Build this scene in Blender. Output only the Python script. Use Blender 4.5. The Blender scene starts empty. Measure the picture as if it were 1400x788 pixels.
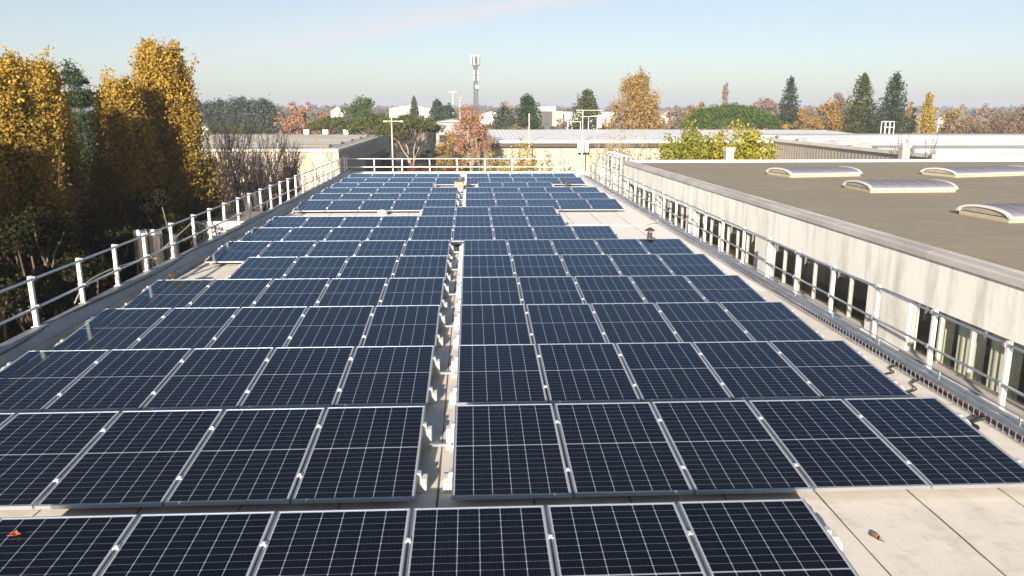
import bpy, bmesh, math, random
import numpy as np
from mathutils import Matrix, Vector
random.seed(7); RNG = np.random.default_rng(11)
C = bpy.context.scene.collection
R = math.radians

# ---------------------------------------------------------------- camera
F, TH, PS, RO = 1087.8, R(12.695), R(2.989), R(-0.118)
ct, st, cp, sp, cr, sr = math.cos(TH), math.sin(TH), math.cos(PS), math.sin(PS), math.cos(RO), math.sin(RO)
fwd = Vector((sp*ct, cp*ct, -st)); up0 = Vector((sp*st, cp*st, ct)); rt0 = Vector((cp, -sp, 0))
rt = rt0*cr - up0*sr; up = rt0*sr + up0*cr
cam = bpy.data.cameras.new('camera'); cam.sensor_width = 36; cam.lens = F/1400*36
cam.clip_start = 0.1; cam.clip_end = 6000
co = bpy.data.objects.new('camera', cam); C.objects.link(co)
co.matrix_world = Matrix(((rt.x, up.x, -fwd.x, 0), (rt.y, up.y, -fwd.y, 0), (rt.z, up.z, -fwd.z, 0), (0, 0, 0, 1)))
bpy.context.scene.camera = co

def ray(px, py):
    a, b = (px-700)/F, (394-py)/F
    d = fwd + rt*a + up*b
    return d
def atY(px, py, Y):
    d = ray(px, py); return d*(Y/d.y)
def atZ(px, py, z):
    d = ray(px, py); return d*(z/d.z)

# ---------------------------------------------------------------- sky, sun, exposure
SUN_EL, SUN_AZ = R(16.5), R(14.6)          # the light travels towards +Y, 14.6 degrees to the right of it
w = bpy.data.worlds.new('World'); bpy.context.scene.world = w; w.use_nodes = True
nt = w.node_tree; nt.nodes.clear()
wo = nt.nodes.new('ShaderNodeOutputWorld'); bg = nt.nodes.new('ShaderNodeBackground')
sky = nt.nodes.new('ShaderNodeTexSky'); sky.sky_type = 'NISHITA'; sky.sun_disc = False
sky.sun_elevation = SUN_EL; sky.sun_rotation = math.pi + SUN_AZ
sky.altitude = 50; sky.air_density = 0.75; sky.dust_density = 0.95; sky.ozone_density = 0.7
bg.inputs[1].default_value = 0.06
# thin old contrail and a veil of high cloud, placed by direction in the sky
tc = nt.nodes.new('ShaderNodeTexCoord')
d1, d2 = ray(330, 78).normalized(), ray(800, -6).normalized()
nrm = d1.cross(d2).normalized()
if nrm.z < 0: nrm = -nrm
dot = nt.nodes.new('ShaderNodeVectorMath'); dot.operation = 'DOT_PRODUCT'; dot.inputs[1].default_value = nrm
nt.links.new(tc.outputs['Generated'], dot.inputs[0])
ns = nt.nodes.new('ShaderNodeTexNoise'); ns.inputs['Scale'].default_value = 9; ns.inputs['Detail'].default_value = 5
nt.links.new(tc.outputs['Generated'], ns.inputs['Vector'])
add = nt.nodes.new('ShaderNodeMath'); add.operation = 'MULTIPLY_ADD'; add.inputs[1].default_value = 0.02; add.inputs[2].default_value = -0.01
nt.links.new(ns.outputs['Fac'], add.inputs[0])
ad2 = nt.nodes.new('ShaderNodeMath'); ad2.operation = 'ADD'
nt.links.new(dot.outputs['Value'], ad2.inputs[0]); nt.links.new(add.outputs[0], ad2.inputs[1])
cr_ = nt.nodes.new('ShaderNodeValToRGB'); e = cr_.color_ramp.elements
mr = nt.nodes.new('ShaderNodeMapRange'); mr.inputs[1].default_value = -0.012; mr.inputs[2].default_value = 0.05
nt.links.new(ad2.outputs[0], mr.inputs[0]); nt.links.new(mr.outputs[0], cr_.inputs[0])
e[0].position = 0.0; e[0].color = (0, 0, 0, 1); e[1].position = 0.22; e[1].color = (1, 1, 1, 1)
k = e.new(0.45); k.color = (.45, .45, .45, 1); k = e.new(1.0); k.color = (0, 0, 0, 1)
d3 = nt.nodes.new('ShaderNodeVectorMath'); d3.operation = 'DOT_PRODUCT'; d3.inputs[1].default_value = d2
nt.links.new(tc.outputs['Generated'], d3.inputs[0])
m3 = nt.nodes.new('ShaderNodeMapRange'); m3.inputs[1].default_value = 0.83; m3.inputs[2].default_value = 0.97
nt.links.new(d3.outputs['Value'], m3.inputs[0])
mm = nt.nodes.new('ShaderNodeMath'); mm.operation = 'MULTIPLY'; nt.links.new(cr_.outputs[0], mm.inputs[0]); nt.links.new(m3.outputs[0], mm.inputs[1])
m4 = nt.nodes.new('ShaderNodeMath'); m4.operation = 'MULTIPLY'; m4.inputs[1].default_value = 0.5; nt.links.new(mm.outputs[0], m4.inputs[0])
mix = nt.nodes.new('ShaderNodeMixRGB'); mix.inputs[2].default_value = (6.4, 6.2, 6.35, 1)
m5 = nt.nodes.new('ShaderNodeMath'); m5.operation = 'MULTIPLY_ADD'; m5.inputs[1].default_value = 0.16; m5.inputs[2].default_value = 0.22
nt.links.new(ns.outputs['Fac'], m5.inputs[0])                 # thin uneven veil of cirrus over the whole sky
sxyz = nt.nodes.new('ShaderNodeSeparateXYZ'); nt.links.new(tc.outputs['Generated'], sxyz.inputs[0])
mz = nt.nodes.new('ShaderNodeMapRange'); mz.interpolation_type = 'SMOOTHSTEP'; mz.inputs[1].default_value = .12; mz.inputs[2].default_value = .5; mz.inputs[3].default_value = 1; mz.inputs[4].default_value = 0
nt.links.new(sxyz.outputs[2], mz.inputs[0])                   # the veil lies low, the sky overhead is clear
m7 = nt.nodes.new('ShaderNodeMath'); m7.operation = 'MULTIPLY'; nt.links.new(m5.outputs[0], m7.inputs[0]); nt.links.new(mz.outputs[0], m7.inputs[1])
m6 = nt.nodes.new('ShaderNodeMath'); m6.operation = 'ADD'; nt.links.new(m4.outputs[0], m6.inputs[0]); nt.links.new(m7.outputs[0], m6.inputs[1])
nt.links.new(m6.outputs[0], mix.inputs[0]); nt.links.new(sky.outputs[0], mix.inputs[1])
nt.links.new(mix.outputs[0], bg.inputs[0]); nt.links.new(bg.outputs[0], wo.inputs[0])

sl = bpy.data.lights.new('sun', 'SUN'); sl.energy = 5.0; sl.angle = R(0.55); sl.color = (1.0, 0.90, 0.77)
so = bpy.data.objects.new('sun', sl); C.objects.link(so)
ldir = Vector((math.sin(SUN_AZ)*math.cos(SUN_EL), math.cos(SUN_AZ)*math.cos(SUN_EL), -math.sin(SUN_EL)))
so.rotation_euler = ldir.to_track_quat('-Z', 'Y').to_euler(); so.location = (-20, -60, 40)
vs = bpy.context.scene.view_settings
vs.view_transform = 'Standard'; vs.look = 'None'; vs.exposure = 1.18; vs.gamma = 1; vs.use_curve_mapping = False
bpy.context.scene.cycles.max_bounces = 6
bpy.context.scene.cycles.transparent_max_bounces = 12

# ---------------------------------------------------------------- materials
def mat(name, color, rough=0.6, metal=0.0, spec=0.5):
    m = bpy.data.materials.new(name); m.use_nodes = True
    b = m.node_tree.nodes['Principled BSDF']
    b.inputs['Base Color'].default_value = (*color, 1); b.inputs['Roughness'].default_value = rough
    b.inputs['Metallic'].default_value = metal; b.inputs['Specular IOR Level'].default_value = spec
    return m
class N:
    """small node graph helper"""
    def __init__(s, m): s.t = m.node_tree; s.b = s.t.nodes.get('Principled BSDF')
    def n(s, typ, **kw):
        x = s.t.nodes.new(typ)
        for k, v in kw.items(): setattr(x, k, v)
        return x
    def l(s, a, b): s.t.links.new(a, b)
    def coord(s, kind='Object', scale=(1, 1, 1), rot=(0, 0, 0)):
        c = s.n('ShaderNodeTexCoord'); mp = s.n('ShaderNodeMapping')
        mp.inputs['Scale'].default_value = scale; mp.inputs['Rotation'].default_value = rot
        s.l(c.outputs[kind], mp.inputs[0]); return mp.outputs[0]
    def noise(s, vec, scale, detail=5, rough=.55, dist=0):
        x = s.n('ShaderNodeTexNoise'); x.inputs['Scale'].default_value = scale; x.inputs['Detail'].default_value = detail
        x.inputs['Roughness'].default_value = rough; x.inputs['Distortion'].default_value = dist
        s.l(vec, x.inputs['Vector']); return x.outputs['Fac']
    def ramp(s, fac, stops):
        x = s.n('ShaderNodeValToRGB'); el = x.color_ramp.elements
        while len(el) < len(stops): el.new(0.5)
        for i, (p, c) in enumerate(stops):
            el[i].position = p; el[i].color = (*c, 1) if len(c) == 3 else c
        s.l(fac, x.inputs[0]); return x.outputs[0]
    def math(s, op, a, b=None, c=None):
        x = s.n('ShaderNodeMath', operation=op)
        for i, v in enumerate((a, b, c)):
            if v is None: continue
            if isinstance(v, (int, float)): x.inputs[i].default_value = v
            else: s.l(v, x.inputs[i])
        return x.outputs[0]
    def mix(s, fac, a, b, blend='MIX'):
        x = s.n('ShaderNodeMixRGB', blend_type=blend)
        for i, v in enumerate((fac, a, b)):
            if isinstance(v, (int, float)): x.inputs[i].default_value = v
            elif isinstance(v, tuple): x.inputs[i].default_value = (*v, 1)
            else: s.l(v, x.inputs[i])
        return x.outputs[0]
    def bump(s, h, strength=.3, dist=.02):
        x = s.n('ShaderNodeBump'); x.inputs['Strength'].default_value = strength; x.inputs['Distance'].default_value = dist
        s.l(h, x.inputs['Height']); s.l(x.outputs[0], s.b.inputs['Normal'])
G = lambda v: (v, v, v)

def noisy(name, c1, c2, scale=3, rough=.7, stretch=(1, 1, 1), metal=0, bump=0.0, lo=.35, hi=.65, spec=.3):
    m = mat(name, c1, rough, metal, spec); g = N(m)
    v = g.coord('Object', stretch)
    f = g.noise(v, scale, 6)
    g.l(g.ramp(f, [(lo, c1), (hi, c2)]), g.b.inputs['Base Color'])
    if bump: g.bump(g.noise(v, scale*8, 4), bump, .01)
    return m

# solar cell sheet: 6 x 20 half cut cells, white lines, fine busbars
PW, PL, FH = 1.038, 1.765, 0.035
def cell_material():
    m = mat('solar_cells', (.01, .011, .02), .07, 0, .5); g = N(m)
    tcn = g.n('ShaderNodeTexCoord'); sep = g.n('ShaderNodeSeparateXYZ'); g.l(tcn.outputs['Object'], sep.inputs[0])
    x, y = sep.outputs[0], sep.outputs[1]
    cw = (PW-0.048)/6; ch = (PL-0.052-0.016)/20
    xs = g.math('DIVIDE', g.math('ADD', x, PW/2-0.024), cw)
    fx = g.math('ABSOLUTE', g.math('SUBTRACT', g.math('FRACT', xs), .5))      # .5 at borders
    dx = g.math('MULTIPLY', g.math('SUBTRACT', .5, fx), cw)                   # metres to a column line
    ay = g.math('ABSOLUTE', y)
    ys = g.math('DIVIDE', g.math('SUBTRACT', ay, 0.008), ch)
    fy = g.math('ABSOLUTE', g.math('SUBTRACT', g.math('FRACT', ys), .5))
    dy = g.math('MULTIPLY', g.math('SUBTRACT', .5, fy), ch)
    lx = g.math('LESS_THAN', dx, 0.0021)
    ly = g.math('MULTIPLY', g.math('LESS_THAN', dy, 0.0013), .55)
    mid = g.math('LESS_THAN', ay, 0.0055)
    dia = g.math('LESS_THAN', g.math('ADD', dx, dy), 0.0085)
    bx = g.math('GREATER_THAN', g.math('ABSOLUTE', x), PW/2-0.024)
    by = g.math('GREATER_THAN', ay, PL/2-0.026)
    line = g.math('MAXIMUM', g.math('MAXIMUM', g.math('MAXIMUM', lx, ly), g.math('MAXIMUM', mid, dia)), g.math('MAXIMUM', bx, by))
    bus = g.math('LESS_THAN', g.math('ABSOLUTE', g.math('SUBTRACT', g.math('FRACT', g.math('MULTIPLY', xs, 9)), .5)), .045)
    oi = g.n('ShaderNodeObjectInfo')
    nz = g.noise(tcn.outputs['Object'], 2.2, 3)
    base = g.mix(oi.outputs['Random'], (.0022, .0023, .0042), (.0040, .0041, .0068))
    base = g.mix(g.math('MULTIPLY', bus, .20), base, (.10, .10, .11))
    col = g.mix(line, base, (.34, .355, .39))
    # thin uneven dust film that has settled towards the low edge
    du = g.n('ShaderNodeMapRange'); du.inputs[1].default_value = -.2; du.inputs[2].default_value = -PL/2; du.inputs[3].default_value = .0; du.inputs[4].default_value = .012
    g.l(y, du.inputs[0])
    col = g.mix(g.math('MULTIPLY', g.math('ADD', du.outputs[0], .004), nz), col, (.34, .30, .24))
    # coated glass: dark cells below, a blue anti-reflective sheen that grows towards glancing views
    out = m.node_tree.nodes['Material Output']; df = g.n('ShaderNodeBsdfDiffuse'); gl = g.n('ShaderNodeBsdfGlossy'); fr = g.n('ShaderNodeFresnel'); mx = g.n('ShaderNodeMixShader')
    gl.inputs['Color'].default_value = (.58, .79, 1, 1); fr.inputs['IOR'].default_value = 1.34
    g.l(col, df.inputs['Color']); g.l(g.ramp(nz, [(.3, G(.05)), (.7, G(.11))]), gl.inputs['Roughness'])
    g.l(fr.outputs[0], mx.inputs[0]); g.l(df.outputs[0], mx.inputs[1]); g.l(gl.outputs[0], mx.inputs[2]); g.l(mx.outputs[0], out.inputs['Surface'])
    m.node_tree.nodes.remove(g.b)
    return m
M = {}
M['cells'] = cell_material()
M['alu'] = mat('anodised_aluminium', (.54, .56, .59), .36, .85)
M['alu_bright'] = mat('bright_aluminium_clamp', (.82, .83, .84), .3, .7)
M['white_paint'] = noisy('white_painted_steel', (.76, .75, .72), (.62, .60, .56), 7, .5, spec=.4)
M['galv'] = noisy('galvanised_steel', (.50, .52, .55), (.36, .38, .41), 7, .38, metal=.75, lo=.3, hi=.7, spec=.5)
M['galv_dull'] = noisy('weathered_zinc_sheet', (.30, .31, .32), (.22, .23, .24), 4, .5, metal=.35, lo=.3, hi=.7, bump=.1)
M['concrete'] = noisy('pale_concrete_block', (.62, .60, .55), (.50, .48, .44), 12, .85, bump=.3)
M['stainless'] = noisy('stainless_steel', (.62, .58, .52), (.50, .46, .40), 3, .24, metal=1.0, stretch=(1, 1, .2))
M['brown_metal'] = noisy('brown_painted_metal', (.05, .036, .03), (.085, .055, .042), 9, .45)
M['beige_metal'] = noisy('beige_sheet_metal', (.33, .27, .20), (.25, .20, .15), 6, .5)
M['black_rubber'] = mat('black_cable_rubber', (.012, .012, .013), .5)
M['red_cable'] = mat('red_cable_sheath', (.20, .03, .02), .5)
M['grey_cable'] = mat('pale_grey_cable', (.45, .42, .36), .5)
M['dark'] = mat('dark_interior', (.02, .02, .02), .9)
M['bark'] = noisy('brown_bark', (.10, .07, .05), (.17, .13, .10), 6, .9, stretch=(1, 1, .2), bump=.4)
M['bark_grey'] = noisy('grey_brown_bark', (.12, .09, .085), (.20, .155, .14), 6, .9, stretch=(1, 1, .2))
M['bark_pale'] = noisy('pale_bark', (.42, .33, .25), (.30, .22, .16), 6, .9, stretch=(1, 1, .2))
M['twig_dark'] = noisy('dark_purple_twigs', (.032, .022, .022), (.06, .042, .04), 6, .9)

def roof_material():
    m = mat('cream_roof_membrane', (.62, .57, .49), .78, 0, .25); g = N(m)
    v = g.coord('Object')
    sep = g.n('ShaderNodeSeparateXYZ'); g.l(v, sep.inputs[0])
    x, y = sep.outputs[0], sep.outputs[1]
    big = g.noise(v, .45, 5); fine = g.noise(v, 5.5, 6, .65); spk = g.noise(v, 60, 3)
    col = g.ramp(big, [(.30, (.68, .62, .53)), (.5, (.73, .67, .585)), (.72, (.65, .595, .52))])
    col = g.mix(g.math('MULTIPLY', g.ramp(fine, [(.50, G(0)), (.70, G(1))]), .36), col, (.36, .32, .26))
    sk = g.noise(g.coord('Object', (1.2, .22, 1)), 2.6, 6, .62)
    col = g.mix(g.math('MULTIPLY', g.ramp(sk, [(.54, G(0)), (.74, G(1))]), .22), col, (.36, .33, .29))
    # sunlit whiteness of the far half, put into the membrane colour in plank-wide steps
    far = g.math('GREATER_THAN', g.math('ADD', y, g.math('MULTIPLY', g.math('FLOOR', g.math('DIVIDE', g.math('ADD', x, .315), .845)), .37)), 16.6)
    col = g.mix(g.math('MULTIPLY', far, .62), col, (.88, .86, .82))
    col = g.mix(g.math('MULTIPLY', g.ramp(spk, [(.60, G(0)), (.70, G(1))]), .18), col, (.28, .25, .20))
    # butt joints between the precast planks run along the roof every 0.845 m
    wob = g.math('MULTIPLY', g.math('SUBTRACT', g.noise(g.coord('Object', (1, .5, 1)), 3, 3), .5), .012)
    s = g.math('DIVIDE', g.math('ADD', g.math('ADD', x, .315), wob), .845)
    d = g.math('MULTIPLY', g.math('SUBTRACT', .5, g.math('ABSOLUTE', g.math('SUBTRACT', g.math('FRACT', s), .5))), .845)
    wid = g.math('MULTIPLY_ADD', g.noise(g.coord('Object', (1, .35, 1)), 2.2, 3), .022, -.004)
    j = g.math('LESS_THAN', d, wid)
    col = g.mix(g.math('MULTIPLY', j, .88), col, (.06, .05, .04))
    # a few cracked cross laps
    s2 = g.math('DIVIDE', g.math('ADD', y, g.math('MULTIPLY', g.math('FLOOR', s), 1.9)), 7.3)
    d2 = g.math('MULTIPLY', g.math('SUBTRACT', .5, g.math('ABSOLUTE', g.math('SUBTRACT', g.math('FRACT', g.math('ADD', s2, .28)), .5))), 7.3)
    j2 = g.math('MULTIPLY', g.math('LESS_THAN', d2, g.math('MULTIPLY', fine, .012)), .7)
    col = g.mix(j2, col, (.12, .10, .08))
    g.l(col, g.b.inputs['Base Color'])
    g.bump(g.math('SUBTRACT', fine, g.math('MULTIPLY', j, 1.0)), .25, .01)
    return m
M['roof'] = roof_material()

def wall_material(name, c, stain, tint, sc=1.0, joint=0):
    m = mat(name, c, .85, 0, .2); g = N(m)
    v = g.coord('Object', (1, 1, .16)); v2 = g.coord('Object')
    st1 = g.noise(v, 2.3*sc, 7, .62); big = g.noise(v2, .35, 4); fine = g.noise(v2, 14, 5)
    col = g.ramp(big, [(.3, c), (.7, tint)])
    col = g.mix(g.math('MULTIPLY', g.ramp(st1, [(.48, G(0)), (.66, G(1))]), .62), col, stain)
    col = g.mix(g.math('MULTIPLY', g.ramp(fine, [(.55, G(0)), (.75, G(1))]), .2), col, stain)
    if joint:
        sp2 = g.n('ShaderNodeSeparateXYZ'); g.l(v2, sp2.inputs[0])
        jj = g.math('LESS_THAN', g.math('FRACT', g.math('DIVIDE', sp2.outputs[0], joint)), .03)
        col = g.mix(g.math('MULTIPLY', jj, .6), col, (.16, .13, .10))
    g.l(col, g.b.inputs['Base Color']); g.bump(fine, .2, .01)
    return m
M['stained_wall'] = wall_material('stained_white_concrete', (.84, .82, .77), (.40, .38, .345), (.76, .74, .69))
M['cream_wall'] = wall_material('cream_render', (.49, .42, .325), (.29, .25, .19), (.42, .36, .27), 1, 3.0)
M['white_wall'] = wall_material('white_render', (.66, .63, .57), (.50, .47, .42), (.60, .57, .52))
M['grey_wall'] = wall_material('grey_render', (.36, .34, .32), (.27, .25, .24), (.33, .31, .29))

def ribbed(name, c1, c2, pitch, axis=0, rough=.6, depth=.35):
    m = mat(name, c1, rough, .1, .3); g = N(m)
    v = g.coord('Object'); sep = g.n('ShaderNodeSeparateXYZ'); g.l(v, sep.inputs[0])
    wv = g.math('SINE', g.math('MULTIPLY', sep.outputs[axis], 2*math.pi/pitch))
    n1 = g.noise(v, .6, 5)
    g.l(g.ramp(n1, [(.35, c1), (.65, c2)]), g.b.inputs['Base Color'])
    g.bump(wv, depth, .05)
    return m
M['ribbed_white'] = ribbed('white_ribbed_roof_sheet', (.84, .83, .81), (.74, .73, .71), .5)
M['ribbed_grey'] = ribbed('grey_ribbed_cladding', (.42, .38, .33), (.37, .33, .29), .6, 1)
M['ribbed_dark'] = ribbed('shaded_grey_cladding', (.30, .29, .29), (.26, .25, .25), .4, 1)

def felt_material():
    m = mat('brown_grey_roofing_felt', (.20, .17, .135), .9, 0, .15); g = N(m)
    v = g.coord('Object'); sep = g.n('ShaderNodeSeparateXYZ'); g.l(v, sep.inputs[0])
    big = g.noise(v, .22, 5); streak = g.noise(g.coord('Object', (.12, 2.2, 1)), 2.2, 5); gr = g.noise(v, 45, 3)
    col = g.ramp(big, [(.3, (.31, .262, .195)), (.7, (.265, .228, .172))])
    col = g.mix(g.math('MULTIPLY', g.ramp(streak, [(.52, G(0)), (.7, G(1))]), .45), col, (.36, .31, .235))
    pon = g.noise(v, .55, 6, .6, 1.2)
    col = g.mix(g.math('MULTIPLY', g.ramp(pon, [(.46, G(0)), (.50, G(1)), (.54, G(0))]), .28), col, (.44, .39, .31))
    col = g.mix(.25, col, g.ramp(gr, [(.3, (.20, .17, .13)), (.7, (.36, .31, .24))]))
    s = g.math('FRACT', g.math('ADD', g.math('DIVIDE', sep.outputs[1], 1.0), g.math('MULTIPLY', big, .06)))
    lap = g.math('LESS_THAN', s, .025)
    col = g.mix(g.math('MULTIPLY', lap, .4), col, (.17, .145, .115))
    g.l(col, g.b.inputs['Base Color']); g.bump(g.math('ADD', g.math('MULTIPLY', gr, .4), s), .2, .012)
    return m
M['felt'] = felt_material()

def corr_roof(name, a, b, stripe):
    m = mat(name, a, .6, .05, .3); g = N(m)
    v = g.coord('Object'); sep = g.n('ShaderNodeSeparateXYZ'); g.l(v, sep.inputs[0])
    big = g.noise(g.coord('Object', (.3, 1, 1)), .5, 5)
    col = g.ramp(big, [(.35, a), (.65, b)])
    s = g.math('FRACT', g.math('DIVIDE', sep.outputs[1], stripe))
    col = g.mix(g.math('LESS_THAN', s, .16), col, (.30, .28, .26))
    g.l(col, g.b.inputs['Base Color']); g.bump(big, .2, .03)
    return m
M['left_roof'] = corr_roof('pale_grey_ridged_roof', (.42, .39, .33), (.33, .30, .26), 6.5)
M['far_roof'] = corr_roof('white_ridged_roof', (.78, .78, .77), (.62, .62, .62), 5.0)

def glass_material(name, tint=(.9, .95, .93), base=.15, rough=.02):
    m = bpy.data.materials.new(name); m.use_nodes = True; t = m.node_tree; t.nodes.clear()
    o = t.nodes.new('ShaderNodeOutputMaterial'); mx = t.nodes.new('ShaderNodeMixShader')
    tr = t.nodes.new('ShaderNodeBsdfTransparent'); gl = t.nodes.new('ShaderNodeBsdfGlossy'); fr = t.nodes.new('ShaderNodeLayerWeight')
    tr.inputs[0].default_value = (*tint, 1); gl.inputs['Roughness'].default_value = rough
    pw = t.nodes.new('ShaderNodeMath'); pw.operation = 'POWER'; pw.inputs[1].default_value = 5; t.links.new(fr.outputs['Facing'], pw.inputs[0])
    a = t.nodes.new('ShaderNodeMath'); a.operation = 'MULTIPLY_ADD'; a.inputs[1].default_value = .95; a.inputs[2].default_value = base+.02; a.use_clamp = True
    t.links.new(pw.outputs[0], a.inputs[0]); t.links.new(a.outputs[0], mx.inputs[0])
    t.links.new(tr.outputs[0], mx.inputs[1]); t.links.new(gl.outputs[0], mx.inputs[2]); t.links.new(mx.outputs[0], o.inputs[0])
    return m
M['glass'] = glass_material('window_glass')
M['curtain'] = noisy('pale_green_curtain', (.70, .66, .52), (.58, .55, .43), 9, .9, stretch=(1, 1, .04))
M['dome'] = mat('smoky_acrylic_dome', (.20, .19, .215), .42, 0, .3)
M['white_plastic'] = mat('white_plastic', (.62, .60, .57), .45)

def leaf_mat(name, stops, transl=.35, zgrad=None):
    """colour varies from leaf to leaf; zgrad = (z0, z1, colour stops) for crowns whose lower leaves are darker and more olive"""
    m = bpy.data.materials.new(name); m.use_nodes = True; t = m.node_tree; t.nodes.clear()
    class P: node_tree = t
    g = N.__new__(N); g.t = t; g.b = None
    o = g.n('ShaderNodeOutputMaterial'); ge = g.n('ShaderNodeNewGeometry')
    n = len(stops)
    col = g.ramp(ge.outputs['Random Per Island'], [(i/(n-1), c) for i, c in enumerate(stops)])
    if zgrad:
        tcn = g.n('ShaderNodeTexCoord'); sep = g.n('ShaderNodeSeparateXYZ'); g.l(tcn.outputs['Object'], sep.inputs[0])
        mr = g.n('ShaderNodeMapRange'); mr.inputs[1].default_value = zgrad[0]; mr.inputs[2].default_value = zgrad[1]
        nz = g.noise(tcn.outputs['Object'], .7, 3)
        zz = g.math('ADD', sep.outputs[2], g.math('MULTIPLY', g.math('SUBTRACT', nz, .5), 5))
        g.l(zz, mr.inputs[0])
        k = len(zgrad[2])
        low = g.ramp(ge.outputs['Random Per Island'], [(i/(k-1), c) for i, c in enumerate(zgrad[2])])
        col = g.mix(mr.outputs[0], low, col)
    d = g.n('ShaderNodeBsdfDiffuse'); tr = g.n('ShaderNodeBsdfTranslucent'); mx = g.n('ShaderNodeMixShader'); mx.inputs[0].default_value = transl
    g.l(col, d.inputs[0]); g.l(col, tr.inputs[0]); g.l(d.outputs[0], mx.inputs[1]); g.l(tr.outputs[0], mx.inputs[2]); g.l(mx.outputs[0], o.inputs[0])
    return m
LM = {
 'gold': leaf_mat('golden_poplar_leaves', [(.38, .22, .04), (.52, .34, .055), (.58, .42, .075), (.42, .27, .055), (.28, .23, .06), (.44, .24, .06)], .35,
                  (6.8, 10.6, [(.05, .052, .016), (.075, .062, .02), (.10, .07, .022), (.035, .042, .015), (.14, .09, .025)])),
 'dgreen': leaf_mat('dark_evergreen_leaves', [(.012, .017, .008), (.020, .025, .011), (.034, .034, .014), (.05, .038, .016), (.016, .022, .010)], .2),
 'cedar': leaf_mat('dark_cedar_needles', [(.03, .052, .024), (.045, .074, .03), (.07, .098, .038)], .15),
 'bluecedar': leaf_mat('grey_green_cedar_needles', [(.075, .095, .07), (.11, .13, .095), (.06, .08, .055)], .15),
 'olive': leaf_mat('olive_green_pine_needles', [(.07, .09, .018), (.11, .125, .025), (.05, .065, .015), (.14, .14, .03)], .2),
 'green': leaf_mat('fresh_green_leaves', [(.045, .08, .016), (.075, .12, .022), (.11, .15, .03)], .25),
 'ygreen': leaf_mat('yellow_green_leaves', [(.20, .22, .03), (.29, .29, .035), (.13, .16, .025), (.38, .34, .045), (.17, .17, .03)], .35),
 'lemon': leaf_mat('lemon_green_leaves', [(.36, .33, .035), (.44, .37, .045), (.29, .29, .03), (.23, .25, .03), (.40, .31, .04)], .35),
 'yellow': leaf_mat('yellow_autumn_leaves', [(.42, .30, .04), (.52, .38, .06), (.32, .24, .05), (.40, .24, .05)], .35),
 'ochre': leaf_mat('ochre_autumn_leaves', [(.34, .20, .05), (.42, .26, .06), (.26, .17, .06), (.30, .22, .05)], .3),
 'rust': leaf_mat('rust_red_leaves', [(.38, .19, .10), (.46, .25, .13), (.30, .15, .09), (.40, .26, .17)], .3),
 'brown': leaf_mat('brown_autumn_leaves', [(.21, .14, .09), (.27, .17, .10), (.17, .12, .085), (.25, .18, .07)], .3),
 'bare': leaf_mat('pinkish_brown_twigs', [(.25, .18, .14), (.31, .22, .17), (.19, .14, .115)], .2),
 'red': leaf_mat('crimson_shrub_leaves', [(.20, .03, .03), (.14, .02, .03), (.26, .07, .06)], .3),
}

# ---------------------------------------------------------------- mesh helpers
class MB:
    def __init__(s): s.v, s.f = [], []
    def box(s, x0, x1, y0, y1, z0, z1):
        b = len(s.v)
        s.v += [(x0, y0, z0), (x1, y0, z0), (x1, y1, z0), (x0, y1, z0), (x0, y0, z1), (x1, y0, z1), (x1, y1, z1), (x0, y1, z1)]
        s.f += [tuple(b+i for i in q) for q in ((0, 3, 2, 1), (4, 5, 6, 7), (0, 1, 5, 4), (1, 2, 6, 5), (2, 3, 7, 6), (3, 0, 4, 7))]
        return s
    def tube(s, pts, r, n=8, cap=True):
        """pts: list of points; r: radius or list of radii"""
        pts = [Vector(p) for p in pts]; rs = r if isinstance(r, (list, tuple)) else [r]*len(pts)
        b = len(s.v); ref = None
        for i, p in enumerate(pts):
            d = (pts[min(i+1, len(pts)-1)] - pts[max(i-1, 0)]).normalized()
            if ref is None: ref = Vector((1, 0, 0)) if abs(d.x) < .8 else Vector((0, 1, 0))
            a = (ref - d*ref.dot(d)).normalized(); c = d.cross(a); ref = a
            for k in range(n):
                t = 2*math.pi*k/n
                s.v.append(tuple(p + (a*math.cos(t)+c*math.sin(t))*rs[i]))
        for i in range(len(pts)-1):
            for k in range(n):
                k2 = (k+1) % n
                s.f.append((b+i*n+k, b+i*n+k2, b+(i+1)*n+k2, b+(i+1)*n+k))
        if cap:
            s.f.append(tuple(b+k for k in reversed(range(n)))); s.f.append(tuple(b+(len(pts)-1)*n+k for k in range(n)))
        return s
    def lathe(s, prof, cx=0, cy=0, n=16):
        return s.tube([(cx, cy, z) for r, z in prof], [max(r, .001) for r, z in prof], n)
    def prism(s, poly, axis, a, b):
        """poly in the two other axes (order x,y,z minus axis), extruded along axis a..b"""
        def P(u, v, t): return {'x': (t, u, v), 'y': (u, t, v), 'z': (u, v, t)}[axis]
        o = len(s.v); n = len(poly)
        s.v += [P(u, v, a) for u, v in poly] + [P(u, v, b) for u, v in poly]
        s.f += [tuple(o+i for i in range(n)), tuple(o+n+i for i in reversed(range(n)))]
        s.f += [(o+i, o+n+i, o+n+(i+1) % n, o+(i+1) % n) for i in range(n)]
        return s
    def mesh(s, name, m):
        me = bpy.data.meshes.new(name); me.from_pydata(s.v, [], s.f)
        bm = bmesh.new(); bm.from_mesh(me); bmesh.ops.recalc_face_normals(bm, faces=bm.faces); bm.to_mesh(me); bm.free()
        me.materials.append(m); return me
    def build(s, name, m, parent=None, smooth=False, bevel=0):
        me = s.mesh(name, m)
        if smooth:
            for p in me.polygons: p.use_smooth = True
            me.set_sharp_from_angle(angle=R(40))
        return link(name, me, parent, bevel)
def link(name, me, parent=None, bevel=0):
    o = bpy.data.objects.new(name, me); C.objects.link(o)
    if parent is not None: o.parent = parent
    if bevel:
        b = o.modifiers.new('bevel', 'BEVEL'); b.width = bevel; b.segments = 2; b.limit_method = 'ANGLE'
    return o
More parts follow.
